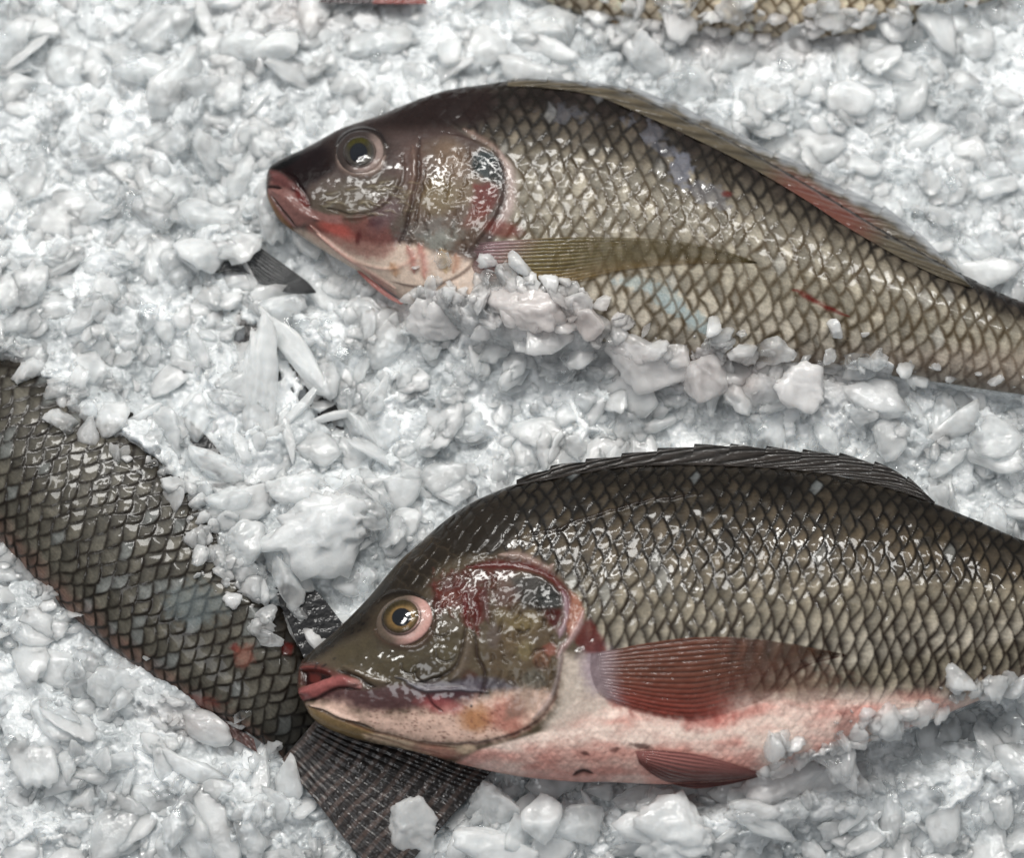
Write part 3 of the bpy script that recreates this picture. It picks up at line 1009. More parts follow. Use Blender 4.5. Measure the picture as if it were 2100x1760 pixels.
    P.line([(905, 270), (962, 284), (1010, 310), (1030, 342), (1035, 375), (1024, 428), (1003, 466), (972, 504)], 3.0, srgb(66, 44, 40), 0.5, h=-2, broken=0.4, wob=0.4)
    P.blob(1030, 470, 40, 16, srgb(140, 74, 66), 0.7, ang=10)
    # chin, lips, red lower jaw, gill membrane
    P.area([(600, 470), (640, 478), (700, 485), (760, 500), (830, 500), (900, 520), (950, 530), (1000, 560), (960, 650), (900, 680), (820, 630), (740, 570), (660, 520)],
           srgb(228, 208, 192), 0.95, soft=9, ragged=4)
    P.area([(640, 458), (700, 452), (750, 445), (775, 448), (812, 482), (800, 512), (770, 528), (730, 524), (690, 506), (640, 476)], srgb(140, 88, 82), 0.75, soft=15, ragged=12)
    P.blob(690, 470, 40, 14, srgb(190, 100, 90), 0.7, ang=25)
    P.blob(770, 455, 16, 9, srgb(80, 20, 28), 0.9, ang=-20)
    P.blob(735, 487, 6, 16, srgb(90, 30, 34), 0.7, ang=10)
    P.blob(790, 440, 42, 22, srgb(118, 92, 96), 0.7, ang=-50)
    P.area([(556, 372), (600, 392), (620, 415), (640, 430), (700, 446), (690, 458), (640, 452), (600, 466), (575, 440), (556, 410), (550, 392)], srgb(156, 116, 110), 0.95, soft=5, ragged=3)
    P.area([(553, 350), (575, 356), (608, 380), (616, 398), (590, 386), (560, 378)], srgb(128, 84, 82), 0.9, soft=5, ragged=2)
    P.area([(608, 385), (622, 396), (633, 415), (634, 425), (622, 420), (605, 398)], srgb(120, 38, 32), 0.9, soft=4, ragged=2)
    P.area([(549, 398), (562, 420), (580, 446), (600, 468), (598, 473), (573, 455), (556, 430), (548, 408)], srgb(150, 110, 66), 0.95, soft=3, ragged=1.5)
    P.line([(547, 384), (560, 383), (576, 386)], 3.5, srgb(36, 22, 24), 0.95, h=-4)
    P.line([(556, 402), (572, 424), (590, 446), (606, 466)], 3, srgb(60, 36, 32), 0.85, h=-4)
    P.line([(575, 350), (600, 362), (612, 380), (630, 404), (638, 428)], 3, srgb(60, 34, 34), 0.6, h=-3)
    P.line([(560, 392), (590, 410), (615, 434), (650, 450)], 9, None, h=4.0)
    P.line([(556, 362), (585, 372), (606, 390)], 8, None, h=3.5)
    P.line([(636, 462), (690, 510), (740, 540), (800, 552), (850, 530), (868, 500)], 4, srgb(214, 180, 166), 0.6, h=2.0)
    P.line([(650, 478), (700, 520), (760, 560), (812, 592)], 4.5, srgb(220, 176, 164), 0.8, h=3)
    P.line([(760, 566), (790, 590), (818, 612)], 5, srgb(196, 126, 118), 0.6)
    for (x0, y0, x1, y1, c) in [(835, 505, 850, 560, (176, 104, 94)), (858, 500, 872, 570, (190, 120, 108)), (905, 510, 915, 560, (190, 160, 110)), (800, 540, 812, 565, (196, 150, 110)), (935, 520, 930, 560, (180, 130, 100))]:
        P.line([(x0, y0), ((x0 + x1) / 2 + 4, (y0 + y1) / 2), (x1, y1)], 9, srgb(*c), 0.65, h=1.5, wob=0.4)
    P.ledge([(800, 575), (850, 586), (900, 582), (950, 558), (985, 520)], 5, 40, -1, 3)
    P.line([(800, 577), (850, 588), (900, 584), (950, 560), (985, 522)], 3, srgb(120, 86, 76), 0.5)
    # creases of the cheek
    P.line([(860, 282), (858, 320), (856, 360), (848, 400), (838, 440), (830, 470), (818, 500)], 3.6, srgb(66, 44, 40), 0.8, h=-5, wob=0.5)
    P.line([(872, 340), (866, 380), (856, 430), (850, 470)], 2.6, srgb(70, 50, 40), 0.6, h=-3, wob=0.8)
    P.line([(846, 300), (850, 350), (842, 400), (830, 440)], 7, srgb(150, 124, 108), 0.35, h=3.5, wob=0.5)
    P.ledge([(690, 450), (740, 448), (780, 430), (812, 395), (822, 350)], 4, 40, -1, 4)
    P.line([(668, 425), (720, 440), (770, 432), (806, 402), (826, 362), (824, 320)], 3, srgb(84, 66, 56), 0.5, h=-3, wob=0.6)
    for k in range(26):
        a, b = hash1(k, 5), hash1(k, 6)
        cx, cy = 650 + 190 * a, 375 + 70 * b
        P.line([(cx, cy), (cx + 12, cy - 4 + 8 * hash1(k, 7)), (cx + 26, cy - 8 + 16 * hash1(k, 8))], 2.6, srgb(168, 158, 132), 0.35, h=1.6, wob=0.8)
    for k in range(34):
        a, b = hash1(k, 15), hash1(k, 16)
        cx, cy = 820 + 170 * a, 290 + 210 * b
        P.line([(cx, cy), (cx + 10 * (hash1(k, 18) - 0.5), cy + 11), (cx + 16 * (hash1(k, 17) - 0.5), cy + 24)], 2.8, srgb(92, 72, 60), 0.35, h=-2.2, wob=1)
    P.h += hm * (0.6 * fbm(x / 16, y / 16, 60, 2) + 1.6 * fbm(x / 34, y / 34, 61, 2) * smooth(800, 870, x))
    P.h += (1 - hm) * 1.2 * fbm(x / 40, y / 40, 62, 2)
    # socket of the eye
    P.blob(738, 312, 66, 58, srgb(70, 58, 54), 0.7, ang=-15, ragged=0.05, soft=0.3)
    P.blob(740, 314, 50, 44, srgb(112, 100, 92), 0.9, ang=-15, ragged=0.03, soft=0.12)
    P.line([(692, 318), (700, 338), (722, 353), (750, 357), (776, 345), (790, 320)], 7, srgb(178, 158, 148), 0.75, h=4, taper=True)
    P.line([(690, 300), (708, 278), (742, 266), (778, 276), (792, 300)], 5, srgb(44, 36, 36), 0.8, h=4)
    P.rough = np.where(hm > 0.5, 0.26, P.rough)
    P.col *= (1 + 0.18 * P.w1 + 0.12 * P.w2)[:, None]
    for (cx, cy, rx, ry, a, amt) in [(825, 320, 36, 46, 0, .6), (900, 350, 34, 44, 0, .5), (1000, 345, 26, 30, 0, .35), (1170, 245, 70, 40, 15, .6), (1380, 330, 110, 60, 35, .5), (790, 400, 40, 40, 0, .35),
                                    (880, 470, 50, 30, 0, .35), (740, 312, 70, 50, 0, .7), (640, 320, 60, 30, -30, .5), (1550, 430, 120, 70, 30, .3)]:
        P.wet = np.maximum(P.wet, amt * P.blob(cx, cy, rx, ry, None, ang=a, soft=0.5, ragged=0.2))
    P.wet = np.minimum(np.maximum(P.wet, 0.13), np.where(P.wet > 0.31, P.wet, 0.14))
    P.col = np.clip(P.col, 0.004, 1.2)
    return P


def edge_ok(own, under):
    return smooth(1.5, 5.0, np.minimum(own, under)) * 0.7 + 0.3


def eye_ball(ring, white, warm):
    def f(rho, phi, px, py):
        c = np.empty(rho.shape + (3,))
        c[:] = white
        low = smooth(-0.35, 0.75, np.cos(phi - 0.75))[..., None]
        c = c * low + ring * (1 - low)
        k = np.exp(-((rho - 0.62) / 0.10) ** 2)[..., None] * 0.6
        c = c * (1 - k) + warm * k
        c *= (1 + 0.12 * fbm(px / 9, py / 9, 77, 3))[..., None]
        return {'pigment': c.reshape(-1, 3), 'rough': np.full(rho.size, 0.15), 'wet': np.full(rho.size, 0.15)}
    return f


def iris_ink(inner, outer, top):
    def f(rho, phi, px, py):
        k = smooth(0.55, 0.98, rho)[..., None]
        c = inner * (1 - k) + outer * k
        u = smooth(0.2, 0.9, -np.sin(phi))[..., None] * smooth(0.5, 0.8, rho)[..., None]
        c = c * (1 - u) + top * u
        streak = noise(phi * 9, rho * 2.0, 5)
        c = c * (1 + 0.25 * streak + 0.2 * fbm(px / 6, py / 6, 78, 2))[..., None]
        return {'pigment': np.clip(c, 0.002, 1).reshape(-1, 3), 'rough': np.full(rho.size, 0.2), 'wet': np.full(rho.size, 0.1)}
    return f


def build_upper():
    F = upper
    t = thing('whole_fish', 'upper of the two large grey fish, olive pectoral fin, belly tucked under ice', 'fish', F.surf(np.array([1050.]), np.array([420.]))[0] * [1, 1, 0] + [0, 0, -0.01],
              'whole fish laid on the ice')
    F.body('body', paint_upper, M_SKIN, t)
    e = F.dome('eye', 738, 312, 49, 44, -12, -1.0, 13, M_SKIN, t, attrs_fn=eye_ball(srgb(52, 45, 43), srgb(132, 116, 110), srgb(84, 73, 68)))
    F.dome('iris', 737, 311, 30, 29, -12, 9.5, 7, M_SKIN, e, attrs_fn=iris_ink(srgb(52, 48, 36), srgb(70, 66, 62), srgb(60, 56, 16)))
    F.dome('pupil', 735, 313, 18, 20, 10, 15.6, 2.0, M_PUPIL, e)
    F.dome('cornea', 737, 311, 34, 32, -12, 8.2, 14, M_CORNEA, e)

    def ink(px, py, s, w, ridge):
        c = np.empty(px.shape + (3,))
        c[:] = srgb(104, 90, 52)
        k = (1 - smooth(0.0, 0.22, s + 0.1 * (w - 0.5)))[..., None]
        c = c * (1 - k) + srgb(140, 108, 112) * k
        low = smooth(0.55, 1.0, w)[..., None] * (1 - k)
        c = c * (1 - 0.5 * low) + srgb(150, 118, 70) * 0.5 * low
        c = c * (0.80 - 0.42 * (1 - smooth(0.0, 0.35, ridge)) + 0.14 * ridge + 0.35 * fbm(px / 60, py / 9, 3, 3))[..., None]
        frayed = smooth(0.0, 0.10, 1 - w + 0.05 * noise(s * 40, w * 0, 6)) * smooth(0, 0.05, 1 - s)
        op = np.clip(0.84 - 0.50 * smooth(0.1, 0.8, s) - 0.25 * (1 - ridge) * smooth(0.2, 0.6, s), 0, 1) * (0.25 + 0.75 * frayed) * (0.35 + 0.65 * smooth(0, 0.06, s))
        return c, op
    F.fin('pectoral_fin', [(985, 498), (1060, 492), (1150, 487), (1260, 487), (1360, 491), (1440, 503), (1500, 520), (1545, 538)],
          [(990, 578), (1020, 584), (1070, 588), (1150, 586), (1200, 576), (1280, 556), (1380, 545), (1470, 541), (1545, 540)],
          lambda s, w: 1.0 + 4 * np.sin(math.pi * np.clip(s, 0, 1)) * (1 - 0.3 * w), ink, t, rays=13, relief=0.8, n=300, m=200,
          shape=lambda px, py, s, w: (px - 22 * (1 - (2 * w - 1) ** 2) * (1 - s) ** 3 + 12 * noise(w * 16, s * 0, 5) * s ** 4, py))

    def dorsal(px, py, s, w, ridge):
        c = np.empty(px.shape + (3,))
        c[:] = srgb(84, 76, 62)
        n = fbm(px / 60, py / 12, 9, 3)
        c = c * (0.55 + 0.6 * ridge + 0.3 * n)[..., None]
        tip = smooth(0.62, 0.95, w + 0.25 * fbm(px / 40, py / 40, 4, 2))[..., None]
        c = c * (1 - 0.65 * tip) + srgb(158, 164, 170) * 0.65 * tip
        red = (smooth(0.52, 0.62, s) * (1 - smooth(0.72, 0.82, s)) * (1 - smooth(0.4, 0.8, w)))[..., None]
        c = c * (1 - 0.6 * red) + srgb(110, 52, 46) * 0.6 * red
        return c, np.clip(0.96 - 0.35 * tip[..., 0], 0, 1)

    def slant(px, py, s, w):
        saw = (s * 13) % 1.0
        return px, py + (7 * saw - 3) * w ** 2
    F.fin('dorsal_fin', [(1040, 176), (1120, 180), (1219, 196), (1310, 232), (1402, 274), (1493, 318), (1566, 358), (1658, 414), (1734, 464), (1830, 520), (1930, 570), (1990, 590)],
          [(1040, 164), (1073, 159), (1140, 161), (1201, 167), (1292, 178), (1380, 208), (1457, 244), (1548, 292), (1650, 339), (1734, 386), (1830, 436), (1930, 520), (1995, 588)],
          lambda s, w: 2 + 2 * w, dorsal, t, rays=2.6, relief=2.6, n=520, m=80, shape=slant, slant=-13.0)

    def pelvic(px, py, s, w, ridge):
        c = np.empty(px.shape + (3,))
        c[:] = srgb(150, 96, 90)
        return c * (0.7 + 0.3 * ridge)[..., None], np.full(px.shape, 0.95)
    F.fin('pelvic_fin', [(735, 553), (770, 580), (800, 604), (828, 622)], [(732, 557), (764, 588), (796, 612), (822, 625)],
          lambda s, w: 2 + 2 * s, pelvic, t, rays=2, relief=1.0, n=60, m=24)
    F.fin('tail_fin', [(2225, 668), (2300, 640), (2400, 610), (2470, 600)], [(2225, 815), (2300, 850), (2400, 900), (2460, 930)], lambda s, w: 1 + 0 * s,
          lambda px, py, s, w, r: (srgb(60, 52, 46) * (0.5 + 0.6 * r)[..., None], np.full(px.shape, 0.97)), t, rays=16, relief=1.2, n=80, m=120, free=lambda px, py: 0.010 + 0 * px)
    return t


build_upper()
# ------------------------------------------------------------------ the lower fish
def paint_lower(F, x, y, q, t, arc):
    P = Paint(x, y, srgb(146, 138, 122))
    P.mix(srgb(104, 92, 74), 1 - smooth(-0.45, 0.0, t + 0.12 * P.w2))
    P.mix(srgb(62, 56, 48), 1 - smooth(-0.92, -0.35, t + 0.16 * P.w2))
    P.mix(srgb(166, 159, 146), smooth(-0.05, 0.35, t) * (1 - smooth(0.4, 0.5, t)))
    ground = P.col.copy()
    W, H = 30.0, 70.0
    wu, wv = 11 * fbm(x / 100, y / 100, 17, 2), 11 * fbm(x / 100, y / 100, 18, 2)
    own, under, du, dv, rid = scales(q + 0.12 * arc + wu, arc + wv, W, H, 11)
    back = np.interp(y, [950, 1040, 1090, 1130, 1150, 1165, 1190, 1240, 1300, 1330, 1420, 1600], [850, 850, 870, 940, 1060, 1110, 1150, 1180, 1200, 1210, 1230, 1250])
    m = smooth(-10, 26, x - back + 14 * P.w1)
    bellyline = np.interp(x, [1150, 1300, 1450, 1560, 1740, 2200], [1370, 1400, 1430, 1450, 1475, 1420])
    belly = smooth(-75, 85, y - bellyline + 22 * P.w2 + 14 * P.w1)
    m_flank = m * (1 - belly)
    pale = ground * 1.34
    pale = np.where((rid[0] > 0.96)[:, None], pale * 0.6 + srgb(150, 158, 162) * 0.4, pale)
    darkpatch = smooth(0.15, 0.6, fbm(x / 120, y / 60, 55, 2)) * (1 - smooth(-0.4, 0.0, t))
    pale = pale * (1 - 0.5 * darkpatch)[:, None]
    net = srgb(34, 30, 27) + (srgb(74, 62, 50) - srgb(34, 30, 27)) * smooth(-0.45, 0.0, t)[:, None]
    scale_coat(P, own, under, du, dv, rid, W, pale, net, 0.62, m_flank, relief=1.65, netw=2.7)
    # dark bar at the root of each scale low on the flank
    rootspot = np.exp(-(under / (0.34 * W)) ** 2) * np.exp(-(dv / 0.36) ** 2)
    P.mix(srgb(46, 36, 32), 0.85 * rootspot * m_flank * smooth(-0.15, 0.25, t))
    # pale pink belly with small soft scales
    white, pink = srgb(248, 226, 214) * 1.15, srgb(232, 178, 166) * 1.15
    bcol = white + (pink - white) * smooth(-0.35, 0.45, fbm(x / 110, y / 45, 65, 3) + 0.45 * smooth(1550, 1600, y) - 0.05)[:, None]
    own2, under2, du2, dv2, rid2 = scales(q + wu, arc + wv, 19.0, 27.0, 12)
    bcol = bcol * (0.93 + 0.14 * rid2[0])[:, None]
    bcol = bcol * (1 - 0.09 * np.exp(-under2 / 4.0))[:, None]
    bm = np.maximum(belly * m, smooth(-6, 30, x - np.interp(y, [1420, 1500, 1540, 1600], [1180, 1100, 960, 860])) * smooth(1400, 1450, y))
    P.mix(bcol, bm)
    P.h += bm * 0.7 * smooth(0, 1, under2 / 14) * (0.5 + rid2[1])
    P.blob(1390, 1445, 110, 26, srgb(210, 120, 108), 0.45, ang=6, ragged=0.7)
    P.blob(1440, 1475, 50, 24, srgb(220, 110, 98), 0.5, ragged=0.6)
    P.blob(1250, 1425, 120, 24, srgb(176, 74, 62), 0.6, ang=12, ragged=0.5)
    P.blob(1620, 1400, 120, 40, srgb(150, 116, 100), 0.45, ang=8, ragged=0.8)
    P.blob(1200, 1560, 120, 40, srgb(214, 150, 138), 0.4, ragged=0.6)
    P.blob(1735, 1500, 20, 50, srgb(160, 60, 50), 0.5, ragged=0.5)
    for (cx, cy, rx, ry, a) in [(1200, 1545, 8, 4, 20), (1310, 1530, 22, 5, 10), (1260, 1538, 10, 4, -20), (1150, 1470, 5, 3, 0)]:
        P.blob(cx, cy, rx, ry, srgb(90, 52, 48), 0.7, ang=a, ragged=0.8)
    P.line([(1175, 1591), (1195, 1583), (1216, 1588)], 5, srgb(50, 26, 24), 0.9, h=-4)
    # lateral line: a thin rough ridge
    P.line(bp([(0, 490), (110, 465), (230, 430), (330, 390), (450, 360), (560, 325), (700, 300), (860, 290)]), 3.2, srgb(52, 36, 30), 0.7, h=2.5, broken=0.5, wob=0.8)
    # ---------------- head
    hm = 1 - smooth(-14, 14, x - back)
    hm = hm * (1 - bm)
    P.mix(srgb(112, 100, 82), hm * (1 - m))
    P.area(hp([(125, 880), (180, 790), (400, 590), (600, 390), (800, 150), (950, 10), (1200, -150), (1500, -250), (1600, -60), (1500, 60), (1300, 110), (1080, 190), (1000, 300), (930, 360),
               (760, 380), (640, 480), (600, 600), (420, 700), (300, 760), (200, 830)]), srgb(62, 55, 47), 0.95, soft=16, ragged=7)
    P.area(hp([(125, 880), (180, 790), (400, 590), (600, 390), (700, 270), (740, 330), (560, 520), (420, 640), (300, 740), (200, 830)]), srgb(42, 38, 34), 0.6, soft=14, ragged=6)
    P.area(hp([(380, 740), (600, 650), (750, 720), (950, 720), (1150, 600), (1230, 650), (1190, 820), (1080, 920), (920, 930), (700, 930), (500, 880), (400, 830)]), srgb(98, 88, 66), 0.85, soft=14, ragged=6)
    for (cx, cy, rx, ry, c, a) in [(1000, 880, 95, 80, (92, 82, 66), 0), (1120, 760, 70, 60, (108, 98, 74), 0), (1080, 600, 60, 50, (104, 92, 70), 0), (880, 850, 60, 50, (96, 86, 62), 0)]:
        (px, py), = hp([(cx, cy)])
        P.blob(px, py, rx * .306, ry * .306, srgb(*c), 0.8, ang=a, ragged=0.15)
        P.line([(px + math.cos(b) * rx * .306, py + math.sin(b) * ry * .306) for b in np.linspace(0.2, 3.6, 7)], 2.4, srgb(58, 48, 40), 0.6, h=-2.5)
    P.area(hp([(1900, 760), (2060, 790), (2200, 840), (2230, 1000), (2160, 1150), (1900, 1260), (1780, 1240), (1880, 1050)]), srgb(222, 208, 196), 0.85, soft=16, ragged=8)
    P.blob(1226, 1372, 34, 56, srgb(176, 158, 172), 0.7, ang=-12)
    # blood behind the eye
    P.area(hp([(1020, 420), (1060, 330), (1200, 290), (1340, 300), (1400, 380), (1380, 520), (1300, 560), (1230, 470), (1120, 450), (1060, 500)]), srgb(112, 44, 40), 0.8, soft=10, ragged=8)
    P.area(hp([(1000, 300), (1200, 210), (1450, 150), (1600, 200), (1500, 290), (1300, 300), (1100, 330)]), srgb(104, 62, 58), 0.7, soft=10, ragged=8)
    P.blob(*hp([(1150, 400)])[0], 22, 16, srgb(140, 92, 78), 0.5, ang=-20, ragged=0.5)
    P.line(hp([(1250, 360), (1245, 450), (1260, 540), (1300, 600)]), 6, srgb(120, 22, 22), 0.9, h=-2, wob=0.6)
    P.line(hp([(1310, 400), (1330, 480), (1320, 560), (1340, 660)]), 5, srgb(110, 24, 24), 0.7, h=-2, wob=0.6)
    P.line(hp([(1390, 280), (1375, 380), (1395, 480), (1400, 560)]), 8, srgb(120, 92, 92), 0.7, h=3, wob=0.8)
    # gill cover: olive plate, gold flakes, dark and red spots
    P.area(hp([(1420, 300), (1700, 240), (1880, 350), (1900, 500), (1860, 700), (1860, 850), (1800, 1020), (1600, 1040), (1420, 900), (1400, 650), (1430, 480)]), srgb(114, 98, 78), 0.8, soft=12, ragged=8)
    P.area(hp([(1560, 260), (1720, 230), (1860, 320), (1900, 430), (1780, 480), (1640, 450), (1580, 360)]), srgb(52, 48, 46), 0.85, soft=10, ragged=8)
    P.blob(*hp([(1820, 390)])[0], 30, 20, srgb(44, 48, 46), 0.85, ang=20, ragged=0.4)
    P.area(hp([(1770, 480), (1850, 460), (1900, 480), (1890, 560), (1840, 590)]), srgb(96, 28, 28), 0.85, soft=7, ragged=4)
    P.area(hp([(1400, 300), (1560, 300), (1600, 400), (1500, 470), (1420, 400)]), srgb(98, 46, 40), 0.6, soft=14, ragged=8)
    for (cx, cy, rx, ry, c, am) in [(1640, 560, 110, 70, (142, 126, 88), .8), (1640, 740, 60, 70, (150, 136, 100), .7), (1560, 680, 60, 60, (128, 110, 82), .7), (1500, 520, 50, 60, (132, 118, 84), .6),
                                    (1760, 800, 55, 55, (150, 112, 90), .7), (1820, 740, 40, 40, (168, 104, 90), .7), (1700, 950, 90, 80, (136, 132, 122), .7), (1560, 860, 80, 60, (124, 112, 92), .7),
                                    (1440, 640, 40, 80, (124, 112, 110), .5), (1280, 930, 50, 50, (96, 44, 40), .6)]:
        (px, py), = hp([(cx, cy)])
        P.blob(px, py, rx * .306, ry * .306, srgb(*c), am, ragged=0.5)
    P.line(hp([(1590, 610), (1640, 630), (1690, 600)]), 3, srgb(64, 50, 38), 0.8, h=-3, wob=0.8)
    P.line(hp([(1680, 790), (1720, 740), (1790, 730)]), 2.6, srgb(80, 56, 44), 0.7, h=-3, wob=0.4)
    P.line(hp([(1720, 800), (1730, 850), (1790, 870)]), 2.6, srgb(90, 62, 50), 0.6, h=-2)
    # upper rim of the gill opening, red, with its pale membrane
    P.line(hp([(1480, 110), (1600, 105), (1720, 160), (1800, 200), (1840, 170)]), 9, srgb(196, 170, 160), 0.7, h=3, wob=0.4)
    P.line(hp([(1260, 180), (1400, 165), (1560, 165), (1700, 190), (1810, 240), (1900, 330), (1940, 400), (1950, 520), (1930, 620)]), 9, srgb(116, 34, 32), 0.9, h=-3, wob=0.3)
    P.line(hp([(1900, 340), (1925, 420), (1925, 540), (1890, 620), (1880, 660)]), 7, srgb(186, 160, 168), 0.85, h=4, wob=0.4)
    P.area(hp([(1950, 340), (2010, 400), (2040, 500), (2000, 600), (1950, 650), (1930, 560), (1950, 450)]), srgb(180, 126, 104), 0.9, soft=5, ragged=4, h=2)
    P.area(hp([(1990, 620), (2060, 540), (2110, 560), (2190, 740), (2150, 770), (2040, 740), (1980, 690)]), srgb(120, 52, 46), 0.85, soft=6, ragged=5)
    P.line(hp([(2040, 480), (2010, 580), (1950, 670), (1900, 730), (1860, 800)]), 6, srgb(204, 174, 172), 0.8, h=3, wob=0.5)
    # purple fold, pink throat, amber patch
    P.area(hp([(150, 1060), (350, 1000), (640, 990), (900, 980), (1300, 960), (1400, 1000), (1340, 1060), (1240, 1130), (1000, 1130), (800, 1150), (560, 1150), (300, 1080)]), srgb(108, 78, 80), 0.9, soft=9, ragged=5)
    P.area(hp([(880, 960), (1100, 950), (1350, 920), (1560, 960), (1600, 1010), (1400, 1010), (1150, 1000), (930, 1000)]), srgb(112, 108, 118), 0.8, soft=8, ragged=6)
    P.area(hp([(980, 1030), (1250, 1030), (1260, 1090), (1120, 1110), (1000, 1090)]), srgb(84, 44, 56), 0.8, soft=8, ragged=6)
    P.area(hp([(220, 1110), (380, 1090), (600, 1160), (900, 1150), (1180, 1110), (1360, 1060), (1600, 1010), (1830, 1050), (1760, 1180), (1600, 1290), (1400, 1350), (1000, 1362), (700, 1290), (430, 1210), (250, 1150)]),
           srgb(232, 200, 184) * 1.15, 0.9, soft=18, ragged=9)
    P.blob(*hp([(1080, 1110)])[0], 44, 16, srgb(186, 104, 104), 0.7, ang=10, ragged=0.4)
    P.blob(*hp([(1330, 1200)])[0], 34, 26, srgb(198, 142, 92), 0.85, ang=-10, ragged=0.35)
    P.blob(*hp([(1530, 1180)])[0], 40, 34, srgb(196, 128, 112), 0.8, ragged=0.4)
    P.blob(*hp([(1650, 1100)])[0], 44, 24, srgb(158, 140, 126), 0.6, ang=-30, ragged=0.4)
    P.area(hp([(200, 1120), (260, 1140), (430, 1210), (640, 1280), (560, 1340), (340, 1270), (230, 1200)]), srgb(168, 142, 98), 0.9, soft=5, ragged=2)
    P.area(hp([(560, 1300), (760, 1310), (1000, 1370), (1300, 1380), (1250, 1440), (1000, 1440), (800, 1395), (600, 1345)]), srgb(236, 210, 182) * 1.1, 0.85, soft=6, ragged=3)
    P.blob(*hp([(1060, 1420)])[0], 46, 12, srgb(206, 140, 126), 0.7, ang=12)
    for k in range(150):
        a, b = hash1(k, 25), hash1(k, 26)
        (px, py), = hp([(600 + 900 * a, 1130 + 220 * b)])
        P.blob(px, py, 1.6 + 1.6 * hash1(k, 27), 1.4, srgb(120, 80, 72), 0.6, ragged=0.1)
    P.blob(*hp([(1290, 1115)])[0], 3, 3, srgb(14, 10, 10), 1, ragged=0)
    # mouth: dark opening, lips
    P.area(hp([(150, 880), (200, 872), (290, 880), (355, 915), (300, 935), (240, 960), (150, 975)]), srgb(60, 18, 18), 0.98, soft=3, ragged=1, h=-9, rough=0.3)
    P.area(hp([(195, 885), (260, 890), (280, 930), (240, 955), (190, 940)]), srgb(128, 62, 54), 0.7, soft=4, ragged=1)
    P.area(hp([(270, 905), (345, 912), (300, 940), (268, 945)]), srgb(16, 8, 8), 0.9, soft=3, ragged=1)
    P.line(hp([(130, 960), (128, 880), (170, 855), (250, 850), (330, 880), (400, 910), (450, 930)]), 8, srgb(112, 74, 66), 0.95, h=5, taper=False)
    P.line(hp([(150, 870), (230, 866), (310, 886), (360, 912)]), 4, srgb(154, 84, 78), 0.8, h=2)
    P.area(hp([(128, 1000), (200, 970), (300, 940), (400, 918), (500, 930), (550, 965), (540, 1000), (430, 985), (340, 1010), (240, 1060), (160, 1080), (130, 1045)]), srgb(176, 106, 104), 0.95, soft=4, ragged=1.5)
    P.line(hp([(140, 1025), (240, 1005), (340, 965), (440, 950), (520, 970)]), 12, srgb(188, 122, 118), 0.5, h=8, taper=True)
    P.blob(*hp([(510, 965)])[0], 13, 10, srgb(186, 146, 138), 0.8, h=2)
    P.line(hp([(400, 880), (480, 905), (550, 930), (590, 965), (650, 988)]), 4, srgb(40, 28, 26), 0.85, h=-5, wob=0.3)
    P.line(hp([(430, 850), (520, 885), (600, 925), (680, 950), (740, 955)]), 8, srgb(128, 112, 92), 0.5, h=4)
    P.line(hp([(150, 1085), (250, 1070), (340, 1020), (420, 995), (540, 1005)]), 3.6, srgb(50, 26, 30), 0.75, h=-4)
    P.line(hp([(200, 1120), (300, 1150), (400, 1200), (520, 1235), (640, 1275)]), 3, srgb(74, 50, 36), 0.8, h=-4)
    P.line(hp([(215, 1112), (310, 1135), (410, 1185), (530, 1215)]), 5, srgb(226, 200, 184), 0.7, h=3)
    # folds of the throat and the edge of the gill membrane
    edge = hp([(1930, 620), (1915, 740), (1890, 850), (1872, 960), (1850, 1060), (1770, 1180), (1680, 1250), (1580, 1300), (1400, 1352), (1200, 1370), (1000, 1362), (850, 1335), (700, 1295)])
    P.ledge(edge, 3.5, 45, 1, 6)
    P.line(edge, 3.0, srgb(130, 84, 74), 0.5, h=-2, broken=0.4, wob=0.4)
    P.line(hp([(1895, 700), (1880, 850), (1850, 980), (1800, 1090), (1700, 1200)]), 5, srgb(178, 164, 164), 0.55, h=2.5, wob=0.3)
    P.line(hp([(430, 1215), (600, 1280), (800, 1330), (1000, 1380), (1200, 1400)]), 2.6, srgb(150, 104, 84), 0.6, h=-2.5)
    P.line(hp([(560, 1300), (740, 1350), (900, 1400), (1100, 1440)]), 2.4, srgb(160, 116, 96), 0.5, h=-2)
    P.line(hp([(990, 1030), (1020, 1090), (1060, 1130), (1100, 1155)]), 2.6, srgb(90, 40, 46), 0.8, h=-3)
    # preopercle creases and cheek wrinkles
    P.line(hp([(1255, 560), (1235, 680), (1210, 800), (1150, 880), (1060, 930), (930, 960)]), 3.4, srgb(60, 46, 40), 0.7, h=-5, wob=0.5)
    P.line(hp([(1300, 600), (1320, 700), (1330, 790), (1370, 860), (1380, 960), (1340, 1060)]), 3.4, srgb(64, 44, 42), 0.75, h=-5, wob=0.5)
    P.line(hp([(1270, 640), (1260, 760), (1230, 860), (1150, 940)]), 11, srgb(136, 122, 112), 0.45, h=5, wob=0.4)
    P.line(hp([(780, 920), (850, 940), (880, 970), (980, 1005), (1100, 1000), (1250, 1010), (1400, 1020)]), 4, srgb(150, 150, 160), 0.5, h=4, wob=0.6)
    for k in range(40):
        a, b = hash1(k, 35), hash1(k, 36)
        (px, py), = hp([(1420 + 420 * a, 420 + 560 * b)])
        P.line([(px, py), (px + 12 * (hash1(k, 38) - .5), py + 10), (px + 22 * (hash1(k, 37) - .5), py + 22)], 2.6, srgb(72, 58, 46), 0.4, h=-2.4, wob=1)
